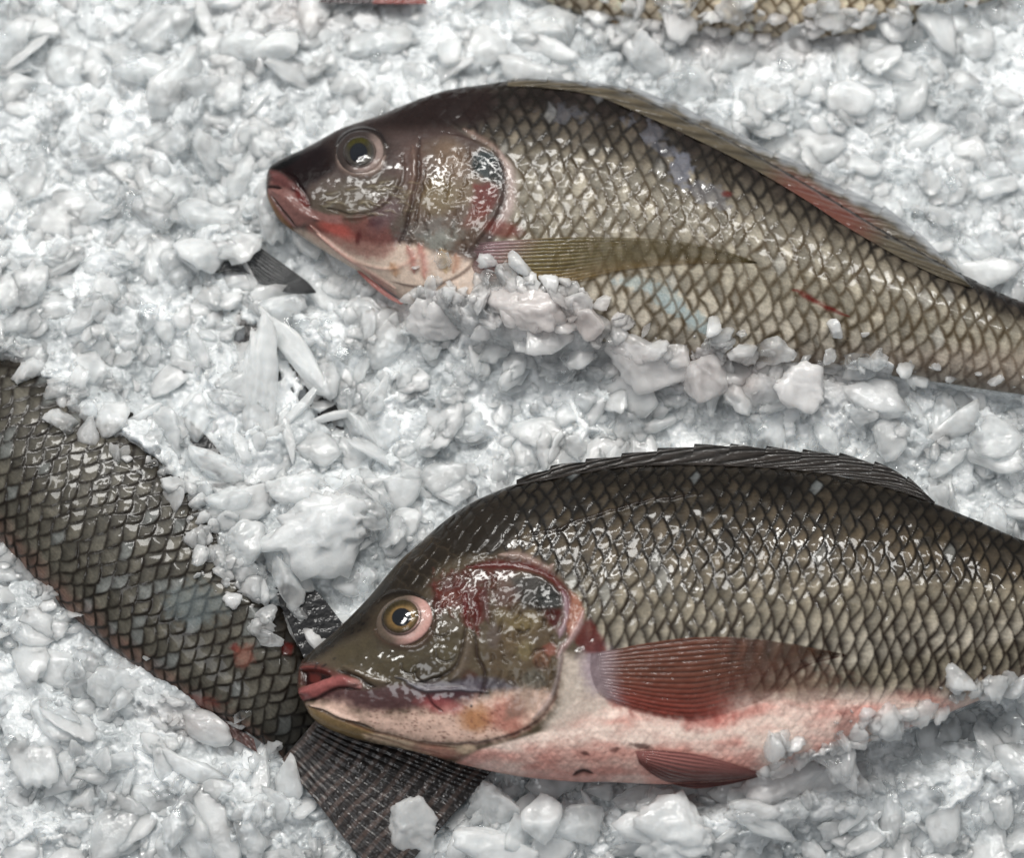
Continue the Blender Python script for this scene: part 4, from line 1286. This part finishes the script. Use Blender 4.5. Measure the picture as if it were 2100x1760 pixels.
    for k in range(26):
        a, b = hash1(k, 45), hash1(k, 46)
        (px, py), = hp([(1020 + 420 * a, 180 + 330 * b)])
        P.line([(px, py), (px + 14 * (hash1(k, 48) - .5), py + 9), (px + 24 * (hash1(k, 47) - .5), py + 18)], 3.4, srgb(128, 70, 62), 0.4, h=2.8, wob=1)
    for k in range(26):
        a, b = hash1(k, 55), hash1(k, 56)
        P.blob(640 + 150 * a, 1340 - 120 * a + 60 * (b - .2), 4, 2.6, srgb(34, 30, 30), 0.5, ang=-40, ragged=0.2)
    P.h += hm * (0.55 * fbm(x / 15, y / 15, 70, 2) + 1.5 * fbm(x / 32, y / 32, 71, 2) * smooth(820, 940, x))
    P.h += (1 - hm) * 1.4 * fbm(x / 42, y / 42, 72, 2)
    # faint scale rings on the nape
    own3, under3, _, _, rid3 = scales(q + wu, arc + wv, 40.0, 56.0, 13)
    nape = hm * smooth(790, 840, x) * (1 - smooth(1170, 1210, y + 0.3 * (x - 900)))
    P.mix(srgb(96, 84, 68), 0.5 * nape * np.exp(-(own3 / 3.5) ** 2))
    P.h += nape * 1.2 * smooth(0, 14, under3)
    # socket of the eye
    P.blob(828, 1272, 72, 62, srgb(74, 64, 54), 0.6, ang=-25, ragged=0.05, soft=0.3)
    P.line(hp([(640, 600), (700, 670), (820, 715), (930, 710), (1010, 640), (1050, 540)]), 6, srgb(110, 86, 72), 0.7, h=3.5)
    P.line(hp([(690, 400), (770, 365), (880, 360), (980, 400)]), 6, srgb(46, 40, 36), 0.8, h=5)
    P.rough = np.where(hm > 0.5, 0.25, P.rough)
    P.col *= (1 + 0.16 * P.w1 + 0.10 * P.w2)[:, None]
    P.wet[:] = np.where(t > 0.45, 0.16, 0.14)
    for (cx, cy, rx, ry, a, amt) in [(720, 1345, 100, 40, -10, 1.0), (905, 1275, 30, 50, 0, .9), (860, 1360, 80, 50, 0, .9), (950, 1260, 40, 80, 0, .35), (1130, 1230, 24, 40, 0, .3), (860, 1415, 110, 20, 5, .9),
                                    (1000, 1180, 90, 26, -10, .4), (1180, 1330, 40, 60, 0, .8), (1400, 1480, 110, 40, 0, .55), (1100, 1080, 120, 60, -25, .5), (1640, 1090, 90, 60, 20, .5), (1400, 1190, 50, 50, 0, .4), (1520, 1260, 40, 40, 0, .35), (1250, 1170, 30, 40, 0, .35)]:
        P.wet = np.maximum(P.wet, amt * P.blob(cx, cy, rx, ry, None, ang=a, soft=0.5, ragged=0.2))
    P.col = np.clip(P.col, 0.004, 1.3)
    return P


def build_lower():
    F = lower
    t = thing('whole_fish', 'nearest large fish, open mouth, gold ringed eye, reddish pectoral fin, pale pink belly', 'fish', F.surf(np.array([1200.]), np.array([1300.]))[0] * [1, 1, 0] + [0, 0, -0.01],
              'whole fish laid on the ice')
    F.body('body', paint_lower, M_SKIN, t)
    e = F.dome('eye', 829, 1273, 60, 49, -28, -1.0, 16, M_SKIN, t, attrs_fn=eye_ball(srgb(92, 80, 70), srgb(188, 148, 140), srgb(172, 146, 138)))
    F.dome('iris', 822, 1265, 38, 34, -25, 11.2, 8, M_SKIN, e, attrs_fn=iris_ink(srgb(136, 108, 66), srgb(74, 62, 44), srgb(58, 48, 26)))
    F.dome('pupil', 823, 1266, 20, 18.5, -20, 18.2, 2.2, M_PUPIL, e)
    F.dome('cornea', 823, 1266, 42, 37, -25, 10.4, 15, M_CORNEA, e)

    def ink(px, py, s, w, ridge):
        c = np.empty(px.shape + (3,))
        c[:] = srgb(104, 62, 48)
        low = smooth(0.35, 1.0, w)[..., None]
        c = c * (1 - low) + srgb(128, 58, 48) * low
        brown = (smooth(0.4, 0.8, s) * (1 - smooth(0.3, 0.8, w)))[..., None]
        c = c * (1 - 0.7 * brown) + srgb(96, 66, 46) * 0.7 * brown
        c = c * (0.80 - 0.46 * (1 - smooth(0.0, 0.35, ridge)) + 0.14 * ridge + 0.35 * fbm(px / 60, py / 8, 3, 3))[..., None]
        root = (1 - smooth(0.03, 0.14, s + 0.03 * noise(w * 26, s * 0, 3)))[..., None]
        c = c * (1 - root) + srgb(140, 122, 126) * root
        bars = (0.5 + 0.5 * np.cos((px + 0.25 * py) / 36 * 2 * math.pi)) * smooth(0.45, 0.6, s) * (1 - smooth(0.25, 0.6, w))
        c = c * (1 - 0.5 * bars)[..., None]
        op = 0.92 - 0.22 * smooth(0.2, 0.9, s) - 0.75 * smooth(0.25, 0.75, s) * smooth(0.30, 0.85, w)
        op = op - 0.35 * (1 - ridge) * smooth(0.35, 0.8, s)
        op = op * (0.2 + 0.8 * smooth(0, 0.12, 1 - w + 0.06 * noise(s * 40, w * 0, 6))) * (0.15 + 0.85 * smooth(0, 0.07, s))
        return c, np.clip(op * (1 - 0.8 * smooth(0.85, 1.0, s)), 0.03, 1)
    F.fin('pectoral_fin', bp([(330, 1050), (450, 1030), (600, 1000), (800, 975), (1000, 972), (1150, 985), (1300, 1005), (1430, 1030), (1540, 1056)]),
          bp([(370, 1250), (430, 1285), (560, 1330), (700, 1365), (850, 1375), (1000, 1330), (1180, 1260), (1350, 1120), (1540, 1062)]),
          lambda s, w: 1.0 + 5 * np.sin(math.pi * np.clip(s, 0, 1)) * (1 - 0.3 * w), ink, t, rays=16, relief=0.9, n=300, m=260,
          shape=lambda px, py, s, w: (px - 9 * (1 - (2 * w - 1) ** 2) * (1 - s) ** 3 + 14 * noise(w * 18, s * 0, 5) * s ** 4, py))

    def dorsal(px, py, s, w, ridge):
        c = np.empty(px.shape + (3,))
        c[:] = srgb(46, 40, 36)
        c = c * (0.45 + 0.7 * ridge + 0.35 * fbm(px / 70, py / 10, 9, 3))[..., None]
        k = smooth(0.55, 0.95, w)[..., None]
        return c * (1 - 0.45 * k), np.full(px.shape, 0.97)
    F.fin('dorsal_fin', bp([(-30, 240), (100, 218), (200, 200), (350, 172), (500, 152), (650, 144), (800, 142), (950, 146), (1100, 152), (1250, 162), (1400, 178), (1550, 200), (1800, 266), (1980, 330)]),
          bp([(-30, 222), (40, 185), (100, 166), (200, 136), (400, 106), (560, 80), (700, 62), (850, 46), (1000, 46), (1200, 60), (1400, 78), (1550, 95), (1800, 172), (1985, 315)]),
          lambda s, w: 3 + 6 * w, dorsal, t, rays=2.8, relief=1.7, n=520, m=80, slant=-12.0,
          shape=lambda px, py, s, w: (px, py + (7 * ((s * 12) % 1.0) - 3) * w ** 2))

    def pelvic(px, py, s, w, ridge):
        c = np.empty(px.shape + (3,))
        c[:] = srgb(168, 110, 104)
        k = smooth(0.25, 0.8, w)[..., None]
        c = c * (1 - k) + srgb(104, 62, 58) * k
        return c * (0.6 + 0.45 * ridge)[..., None], np.clip(0.97 - 0.15 * s, 0, 1)
    F.fin('pelvic_fin', bp([(540, 1520), (640, 1515), (740, 1522), (860, 1540), (980, 1570), (1080, 1605), (1150, 1630)]),
          bp([(560, 1580), (620, 1630), (700, 1672), (820, 1700), (940, 1690), (1060, 1665), (1150, 1640)]),
          lambda s, w: 4 + 5 * np.sin(math.pi * np.clip(s, 0, 1)), pelvic, t, rays=9, relief=1.8, n=160, m=110)
    F.fin('tail_fin', [(2215, 1160), (2300, 1120), (2400, 1090), (2480, 1080)], [(2215, 1350), (2300, 1400), (2400, 1440), (2470, 1460)], lambda s, w: 1 + 0 * s,
          lambda px, py, s, w, r: (srgb(50, 42, 38) * (0.5 + 0.6 * r)[..., None], np.full(px.shape, 0.97)), t, rays=16, relief=1.2, n=80, m=120, free=lambda px, py: 0.018 + 0 * px)
    return t


build_lower()
# ------------------------------------------------------------------ the other fish, half buried
def plain_paint(flank, back, bellyc, net, W, H, seed, spots=(), dark_tail=None):
    def paint(F, x, y, q, t, arc):
        P = Paint(x, y, flank)
        P.mix(back, 1 - smooth(-0.85, -0.35, t + 0.15 * P.w2))
        P.mix(bellyc, smooth(0.72, 0.95, t + 0.1 * P.w2))
        ground = P.col.copy()
        wu, wv = 6 * fbm(x / 80, y / 80, seed, 2), 6 * fbm(x / 80, y / 80, seed + 1, 2)
        own, under, du, dv, rid = scales(q + wu, arc + wv, W, H, seed)
        pale = ground * 1.15
        pale = np.where((rid[0] > 0.88)[:, None], pale * 0.7 + srgb(140, 152, 160) * 0.3, pale)
        scale_coat(P, own, under, du, dv, rid, W, pale, net, 0.5, np.ones(len(x)), relief=1.4, netw=3.0)
        for (cx, cy, rx, ry, c, a) in spots:
            P.blob(cx, cy, rx, ry, srgb(*c), a, ragged=0.6)
        if dark_tail is not None:
            k = smooth(dark_tail[0], dark_tail[1], q)
            P.col *= (1 - 0.72 * k)[:, None]
        P.col *= (1 + 0.16 * P.w1)[:, None]
        P.col = np.clip(P.col, 0.004, 0.9)
        return P
    return paint


def dark_fin(base, bars=0.0, rim=None):
    def ink(px, py, s, w, ridge):
        c = np.empty(px.shape + (3,))
        c[:] = base
        c = c * (0.62 + 0.36 * ridge + 0.3 * fbm(px / 40, py / 14, 9, 3))[..., None]
        if bars:
            b = smooth(0.1, 0.8, np.sin(s * 2 * math.pi * bars + 0.5 * np.sin(w * 9)))[..., None]
            c = c * (1 + 3.2 * b * np.array([1.0, 0.86, 0.74]))
        if rim is not None:
            k = smooth(0.75, 1.0, w)[..., None]
            c = c * (1 - k) + rim * k
        return np.clip(c, 0.003, 1), np.full(px.shape, 0.98)
    return ink


def build_left():
    F = left
    t = thing('whole_fish', 'blurred scaly fish at the left, lying tail down below the big fish mouth', 'fish', F.surf(np.array([420.]), np.array([1250.]))[0] * [1, 1, 0] + [0, 0, -0.02],
              'whole fish laid on the ice')
    F.body('body', plain_paint(srgb(112, 108, 98), srgb(66, 61, 55), srgb(138, 112, 100), srgb(52, 44, 36), 33, 56, 31,
                               [(590, 1330, 14, 12, (130, 40, 34), .7), (480, 1330, 10, 10, (130, 40, 34), .7), (500, 1345, 20, 20, (176, 116, 100), .5), (390, 1440, 60, 14, (170, 100, 88), .5),
                                (400, 1240, 60, 40, (150, 164, 168), .4)], dark_tail=(-130, 20)), M_SKIN_DULL, t)
    F.fin('tail_fin', [(655, 1468), (720, 1492), (800, 1512), (900, 1540), (1010, 1580)], [(578, 1558), (620, 1610), (668, 1670), (722, 1740), (800, 1815)],
          lambda s, w: 2.0 + 0 * s, dark_fin(srgb(34, 29, 28), bars=12), t, rays=13, relief=1.3, n=260, m=220,
          free=lambda px, py: 0.004 + 0 * px)
    q = np.linspace(-640, -85, 24)
    a, _, _ = F.edges(q)
    high = np.interp(q, [-640, -560, -420, -300, -240, -180, -110, -85], [44, 46, 34, 36, 52, 74, 92, 40])
    F.fin('dorsal_fin', np.stack(F.to_page(q, a + 10), 1), np.stack(F.to_page(q + 0.35 * high, a - high), 1),
          lambda s, w: 1.0 - 4 * w, dark_fin(srgb(26, 26, 28)), t, rays=26, relief=0.35, n=300, m=80, along=False, free=lambda px, py: 0.004 + 0 * px)
    F.fin('anal_fin', [(360, 1440), (420, 1462), (470, 1484), (520, 1516)], [(350, 1480), (400, 1496), (450, 1500), (528, 1545)],
          lambda s, w: 0.5 + 0 * s, dark_fin(srgb(84, 60, 56)), t, rays=8, relief=1.4, n=120, m=60, along=False, free=lambda px, py: -0.002 + 0 * px)


def build_far():
    F = far
    t = thing('whole_fish', 'pale beige scaled belly of the fish cut off by the top right edge', 'fish', F.surf(np.array([1500.]), np.array([-100.]))[0] * [1, 1, 0] + [0, 0, -0.01],
              'whole fish laid on the ice')
    F.body('body', plain_paint(srgb(196, 184, 158), srgb(110, 100, 84), srgb(226, 212, 190), srgb(116, 94, 62), 34, 50, 41), M_SKIN_DULL, t)
    F.fin('pelvic_fin', [(1180, -10), (1240, 10), (1290, 28), (1330, 40)], [(1170, 10), (1225, 34), (1262, 48), (1310, 48)],
          lambda s, w: 8 + 0 * s, dark_fin(srgb(104, 82, 50)), t, rays=6, relief=1.4, n=60, m=40)
    G = Fish([(-700, 0), (-695, -30), (-600, -100), (-400, -150), (-150, -90), (0, -50), (30, -50)], [(-700, 2), (-695, 30), (-600, 100), (-400, 150), (-150, 90), (0, 50), (30, 50)],
             [(-700, 0), (-680, 30), (-500, 80), (-300, 80), (-100, 45), (30, 12)], 0.0, origin=(775, -90), angle=92, cols=260, rows=140)
    t = thing('whole_fish', 'dark reddish tail tip of a fish showing at the top edge left of centre', 'fish', G.surf(np.array([775.]), np.array([-250.]))[0] * [1, 1, 0] + [0, 0, -0.01],
              'whole fish laid on the ice')
    G.body('body', plain_paint(srgb(110, 98, 84), srgb(70, 62, 54), srgb(170, 120, 108), srgb(50, 42, 36), 34, 50, 51), M_SKIN_DULL, t)
    G.fin('tail_fin', [(830, -95), (850, -60), (868, -20), (876, 8)], [(725, -95), (700, -60), (672, -20), (652, 6)],
          lambda s, w: 2 + 0 * s, lambda px, py, s, w, r: (np.where((w < 0.5)[..., None], srgb(120, 58, 52), srgb(58, 48, 50)) * (0.6 + 0.5 * r)[..., None], np.full(px.shape, 0.98)),
          t, rays=14, relief=1.6, n=80, m=120, free=lambda px, py: 0.007 + 0 * px)


def build_buried():
    F = buried
    t = thing('whole_fish', 'buried dark fish, only its black tail tip poking out below the upper fish chin', 'fish', F.surf(np.array([300.]), np.array([430.]))[0] * [1, 1, 0] + [0, 0, -0.02],
              'whole fish laid on the ice')
    F.body('body', plain_paint(srgb(60, 56, 54), srgb(38, 36, 36), srgb(90, 84, 78), srgb(26, 24, 24), 34, 50, 61), M_SKIN_DULL, t)
    F.fin('tail_fin', [(462, 480), (500, 484), (540, 512), (590, 548), (630, 578), (648, 598)], [(430, 560), (505, 560), (540, 582), (575, 597), (612, 603), (648, 601)],
          lambda s, w: 2 + 0 * s, dark_fin(srgb(18, 21, 24)), t, rays=9, relief=0.9, n=140, m=90, free=lambda px, py: 0.003 + 0 * px)


def build_glimpse():
    F = Fish([(-560, 0), (-556, -20), (-420, -70), (-200, -86), (40, -70), (170, -40), (200, -38)], [(-560, 2), (-556, 20), (-420, 70), (-200, 86), (40, 70), (170, 40), (200, 38)],
             [(-560, 0), (-540, 24), (-380, 60), (-150, 74), (40, 70), (140, 40), (200, 14)], -0.0165, origin=(640, 800), angle=42, cols=260, rows=140)
    t = thing('whole_fish', 'dark grey fish back glimpsed in the gaps between the ice shards', 'fish', F.surf(np.array([640.]), np.array([800.]))[0] * [1, 1, 0] + [0, 0, -0.03],
              'whole fish laid on the ice')
    F.body('body', plain_paint(srgb(112, 110, 110), srgb(88, 86, 86), srgb(130, 124, 122), srgb(64, 62, 62), 34, 50, 71), M_SKIN_DULL, t)


build_left()
build_far()
build_buried()
build_glimpse()
# ------------------------------------------------------------------ the pieces of ice one can tell apart
def piece(name, cat, label, px, py, half, ang, tilt=0.2, tdir=0.0, clear=0.5, seed=1, sharp=16, planes=11, ragged=0.08, lift=None, on=None, level=4):
    """half = half axes in drawing units, ang = turn on the page in degrees (clockwise)"""
    rng = np.random.default_rng(seed)
    V, F = chunk(rng, level, np.array(half) * UNIT, planes=planes, sharp=sharp, ragged=ragged)
    V = turn(V, -R(ang), tilt, tdir)
    up = half[2] * 0.55 if lift is None else lift
    if on is None:
        P = on_bed(px, py, up)
    else:
        P = on.surf(np.array([float(px)]), np.array([float(py)]), up)[0]
    foot = V[:, 2].min()
    o = mesh_object(name, V - [0, 0, foot], F, M_CHUNK, attrs={'clear': np.full(len(V), clear), 'blood': np.full(len(V), float(blood_at(np.array([float(px)]), np.array([float(py)]))[0]))})
    o.location = P + [0, 0, foot]
    tag(o, label, cat, 'larger pieces of ice lying on the bed')


PIECES = [
    # name, category, label, x, y, half axes, turn, more
    ('ice_shard', 'ice shard', 'long broad white ice shard standing up the left of the bed, the biggest shard', 528, 800, (150, 44, 24), 86, dict(tilt=.12, clear=0.66, seed=53, planes=14, sharp=30, ragged=.16)),
    ('ice_shard', 'ice shard', 'slim milky ice shard slanting down right from the tip of the biggest shard', 600, 722, (92, 22, 16), 58, dict(tilt=.15, clear=0.57, seed=4, planes=8, lift=22)),
    ('ice_shard', 'ice shard', 'short ice splinter crossing the lower end of the slim milky shard', 622, 830, (58, 15, 12), 128, dict(tilt=.2, clear=0.61, seed=5, lift=20)),
    ('ice_shard', 'ice shard', 'thin white ice needle lying flat over the dark gap beside the biggest shard', 700, 852, (54, 9, 8), 164, dict(clear=0.43, seed=6, lift=16)),
    ('ice_shard', 'ice shard', 'small upright ice splinter just right of the foot of the biggest shard', 590, 900, (46, 12, 10), 70, dict(clear=0.54, seed=8, lift=18)),
    ('ice_shard', 'ice shard', 'narrow bent ice stick beside the black tail tip', 512, 566, (44, 11, 10), 62, dict(clear=0.68, seed=9, lift=12)),
    ('ice_shard', 'ice shard', 'clear flat splinter right of the thin white needle, pointing at the lower fish', 752, 892, (56, 14, 10), 40, dict(clear=0.82, seed=10, lift=10)),
    ('ice_shard', 'ice shard', 'slender ice stick bridging the dark hollow under the lower fish belly', 1216, 1668, (56, 11, 10), 62, dict(clear=0.61, seed=11, lift=16)),
    ('ice_chunk', 'ice chunk', 'rounded grey ice lump at the left edge above the black tail tip', 422, 520, (52, 38, 28), 10, dict(clear=0.61, seed=12, sharp=10)),
    ('ice_chunk', 'ice chunk', 'dull flat ice plate at the left edge, above the rounded grey lump', 448, 452, (58, 30, 16), 20, dict(clear=0.82, seed=13)),
    ('ice_chunk', 'ice chunk', 'clear half buried ice plate right under the black tail tip', 566, 632, (46, 34, 18), -20, dict(clear=0.89, seed=14)),
    ('ice_chunk', 'ice chunk', 'wide clear ice plate left of the foot of the biggest shard', 398, 860, (46, 42, 18), 0, dict(clear=0.93, seed=15)),
    ('ice_chunk', 'ice chunk', 'big smooth white ice mass above the lower fish forehead', 690, 1068, (112, 66, 24), -6, dict(clear=0.48, seed=16, sharp=5, ragged=.34, lift=2)),
    ('ice_chunk', 'ice chunk', 'smaller white lump fused to the left of the big smooth ice mass', 600, 1010, (58, 44, 28), 12, dict(clear=0.54, seed=17, sharp=6, ragged=.18, lift=4)),
    ('ice_chunk', 'ice chunk', 'glassy ice block highest in the pile on the left fish', 484, 1030, (40, 38, 30), 15, dict(tilt=.4, clear=0.85, seed=18, lift=24)),
    ('ice_chunk', 'ice chunk', 'grey slanting slab above the glassy block of the left pile', 446, 962, (50, 26, 16), 35, dict(tilt=.3, clear=0.78, seed=19, lift=18)),
    ('ice_chunk', 'ice chunk', 'rounded clear ice lump in the middle of the pile on the left fish', 500, 1122, (48, 44, 30), 0, dict(tilt=.3, clear=0.82, seed=20, sharp=9, lift=22)),
    ('ice_chunk', 'ice chunk', 'long clear slab hanging lowest from the pile over the left fish', 588, 1196, (66, 36, 24), 68, dict(tilt=.25, clear=0.89, seed=21, lift=20)),
    ('ice_chunk', 'ice chunk', 'clear angular piece between the left pile and the dark dorsal fin', 576, 1118, (44, 32, 22), 40, dict(tilt=.3, clear=0.85, seed=22, lift=14)),
    ('ice_chunk', 'ice chunk', 'small clear bead of ice at the foot of the long hanging slab', 606, 1256, (24, 20, 14), 0, dict(clear=0.89, seed=23, sharp=7, lift=12)),
    ('ice_chunk', 'ice chunk', 'wet oval ice bead under the left fish belly at the photo edge', 420, 1508, (44, 22, 16), 4, dict(clear=0.82, seed=24, sharp=7)),
    ('ice_chunk', 'ice chunk', 'knobbly white lump resting on the dark tail fin', 846, 1690, (70, 56, 40), 0, dict(clear=0.54, seed=25, sharp=10, ragged=.16, lift=34)),
    ('ice_chunk', 'ice chunk', 'heart shaped clear lump below the lower fish throat', 1012, 1648, (48, 46, 34), 80, dict(clear=0.72, seed=26, sharp=8, ragged=.2, lift=20)),
    ('ice_chunk', 'ice chunk', 'pointed ice piece right of the heart shaped lump', 1096, 1686, (40, 34, 26), -50, dict(tilt=.4, clear=0.68, seed=27, planes=7, lift=22)),
    ('ice_chunk', 'ice chunk', 'flat grey ice plate in the hollow under the lower fish belly', 1176, 1692, (58, 38, 16), 14, dict(clear=0.85, seed=28, lift=6)),
    ('ice_chunk', 'ice chunk', 'bubbly white lump at the bottom edge below the heart shaped lump', 1000, 1730, (66, 40, 34), 0, dict(clear=0.47, seed=29, ragged=.16, lift=28)),
    ('ice_chunk', 'ice chunk', 'small wet bead of ice touching the lower fish belly by the slender stick', 1236, 1622, (30, 16, 14), 10, dict(clear=0.82, seed=30, sharp=7, lift=20)),
    ('ice_chunk', 'ice chunk', 'thin ice plates stacked just under the pelvic fin of the lower fish', 1310, 1636, (56, 18, 14), -4, dict(clear=0.72, seed=31, lift=22)),
    ('ice_chunk', 'ice chunk', 'wide smooth white ice lump at the bottom edge under the pelvic fin', 1400, 1718, (84, 46, 24), 0, dict(clear=0.47, seed=32, sharp=7, ragged=.28, lift=16)),
    ('ice_chunk', 'ice chunk', 'rough white lump climbing the belly end of the lower fish', 1620, 1606, (60, 42, 34), -16, dict(clear=0.57, seed=33, ragged=.15, lift=26)),
    ('ice_chunk', 'ice chunk', 'clear ice block at the lower right corner beside the rough white lump', 1706, 1590, (46, 44, 30), 30, dict(clear=0.72, seed=34, lift=24)),
    ('ice_chunk', 'ice chunk', 'pinkish clear ice lump under the olive pectoral fin', 1096, 640, (84, 48, 30), 16, dict(clear=0.57, seed=35, sharp=10, ragged=.14, lift=18)),
    ('ice_chunk', 'ice chunk', 'round clear ice bead beside the pinkish lump, on the scales', 1196, 652, (32, 32, 20), 0, dict(clear=0.75, seed=36, sharp=8, lift=14)),
    ('ice_chunk', 'ice chunk', 'broad cloudy ice plate leaning on the middle of the upper fish belly', 1350, 752, (86, 50, 24), 8, dict(tilt=.2, clear=0.65, seed=37, lift=18)),
    ('ice_chunk', 'ice chunk', 'big clear ice plate with a bright right rim below the upper fish', 1448, 778, (58, 60, 24), 30, dict(tilt=.2, clear=0.82, seed=38, sharp=9, lift=16)),
    ('ice_chunk', 'ice chunk', 'small brownish clear piece left of the broad cloudy plate', 1284, 724, (36, 32, 20), 0, dict(clear=0.89, seed=39, lift=14)),
    ('ice_chunk', 'ice chunk', 'white crusty ice lump under the rear of the upper fish', 1640, 790, (64, 40, 30), 24, dict(clear=0.47, seed=40, ragged=.16, lift=18)),
    ('ice_chunk', 'ice chunk', 'white granular lump at the upper fish throat, left of the pinkish lump', 900, 660, (64, 46, 26), 0, dict(clear=0.47, seed=41, ragged=.14, lift=12)),
    ('ice_chunk', 'ice chunk', 'rounded white lump near the top left, left of the reddish tail tip', 566, 96, (60, 44, 28), 10, dict(clear=0.47, seed=42, sharp=8)),
    ('ice_chunk', 'ice chunk', 'round clear ice lump below the beige belly at the top right', 1318, 110, (44, 40, 26), 0, dict(clear=0.75, seed=43, sharp=8)),
    ('ice_chunk', 'ice chunk', 'frosted ice lump left of the beige belly at the top edge', 1120, 62, (52, 36, 24), -10, dict(clear=0.65, seed=44, sharp=9)),
    ('ice_chunk', 'ice chunk', 'clear ice bead lying on the beige belly in the top right corner', 1700, 26, (36, 26, 18), -20, dict(clear=0.82, seed=45, sharp=7, lift=14)),
]
for (nm, cat, lab, x, y, half, ang, kw) in PIECES:
    piece(nm, cat, lab, x, y, half, ang, **kw)
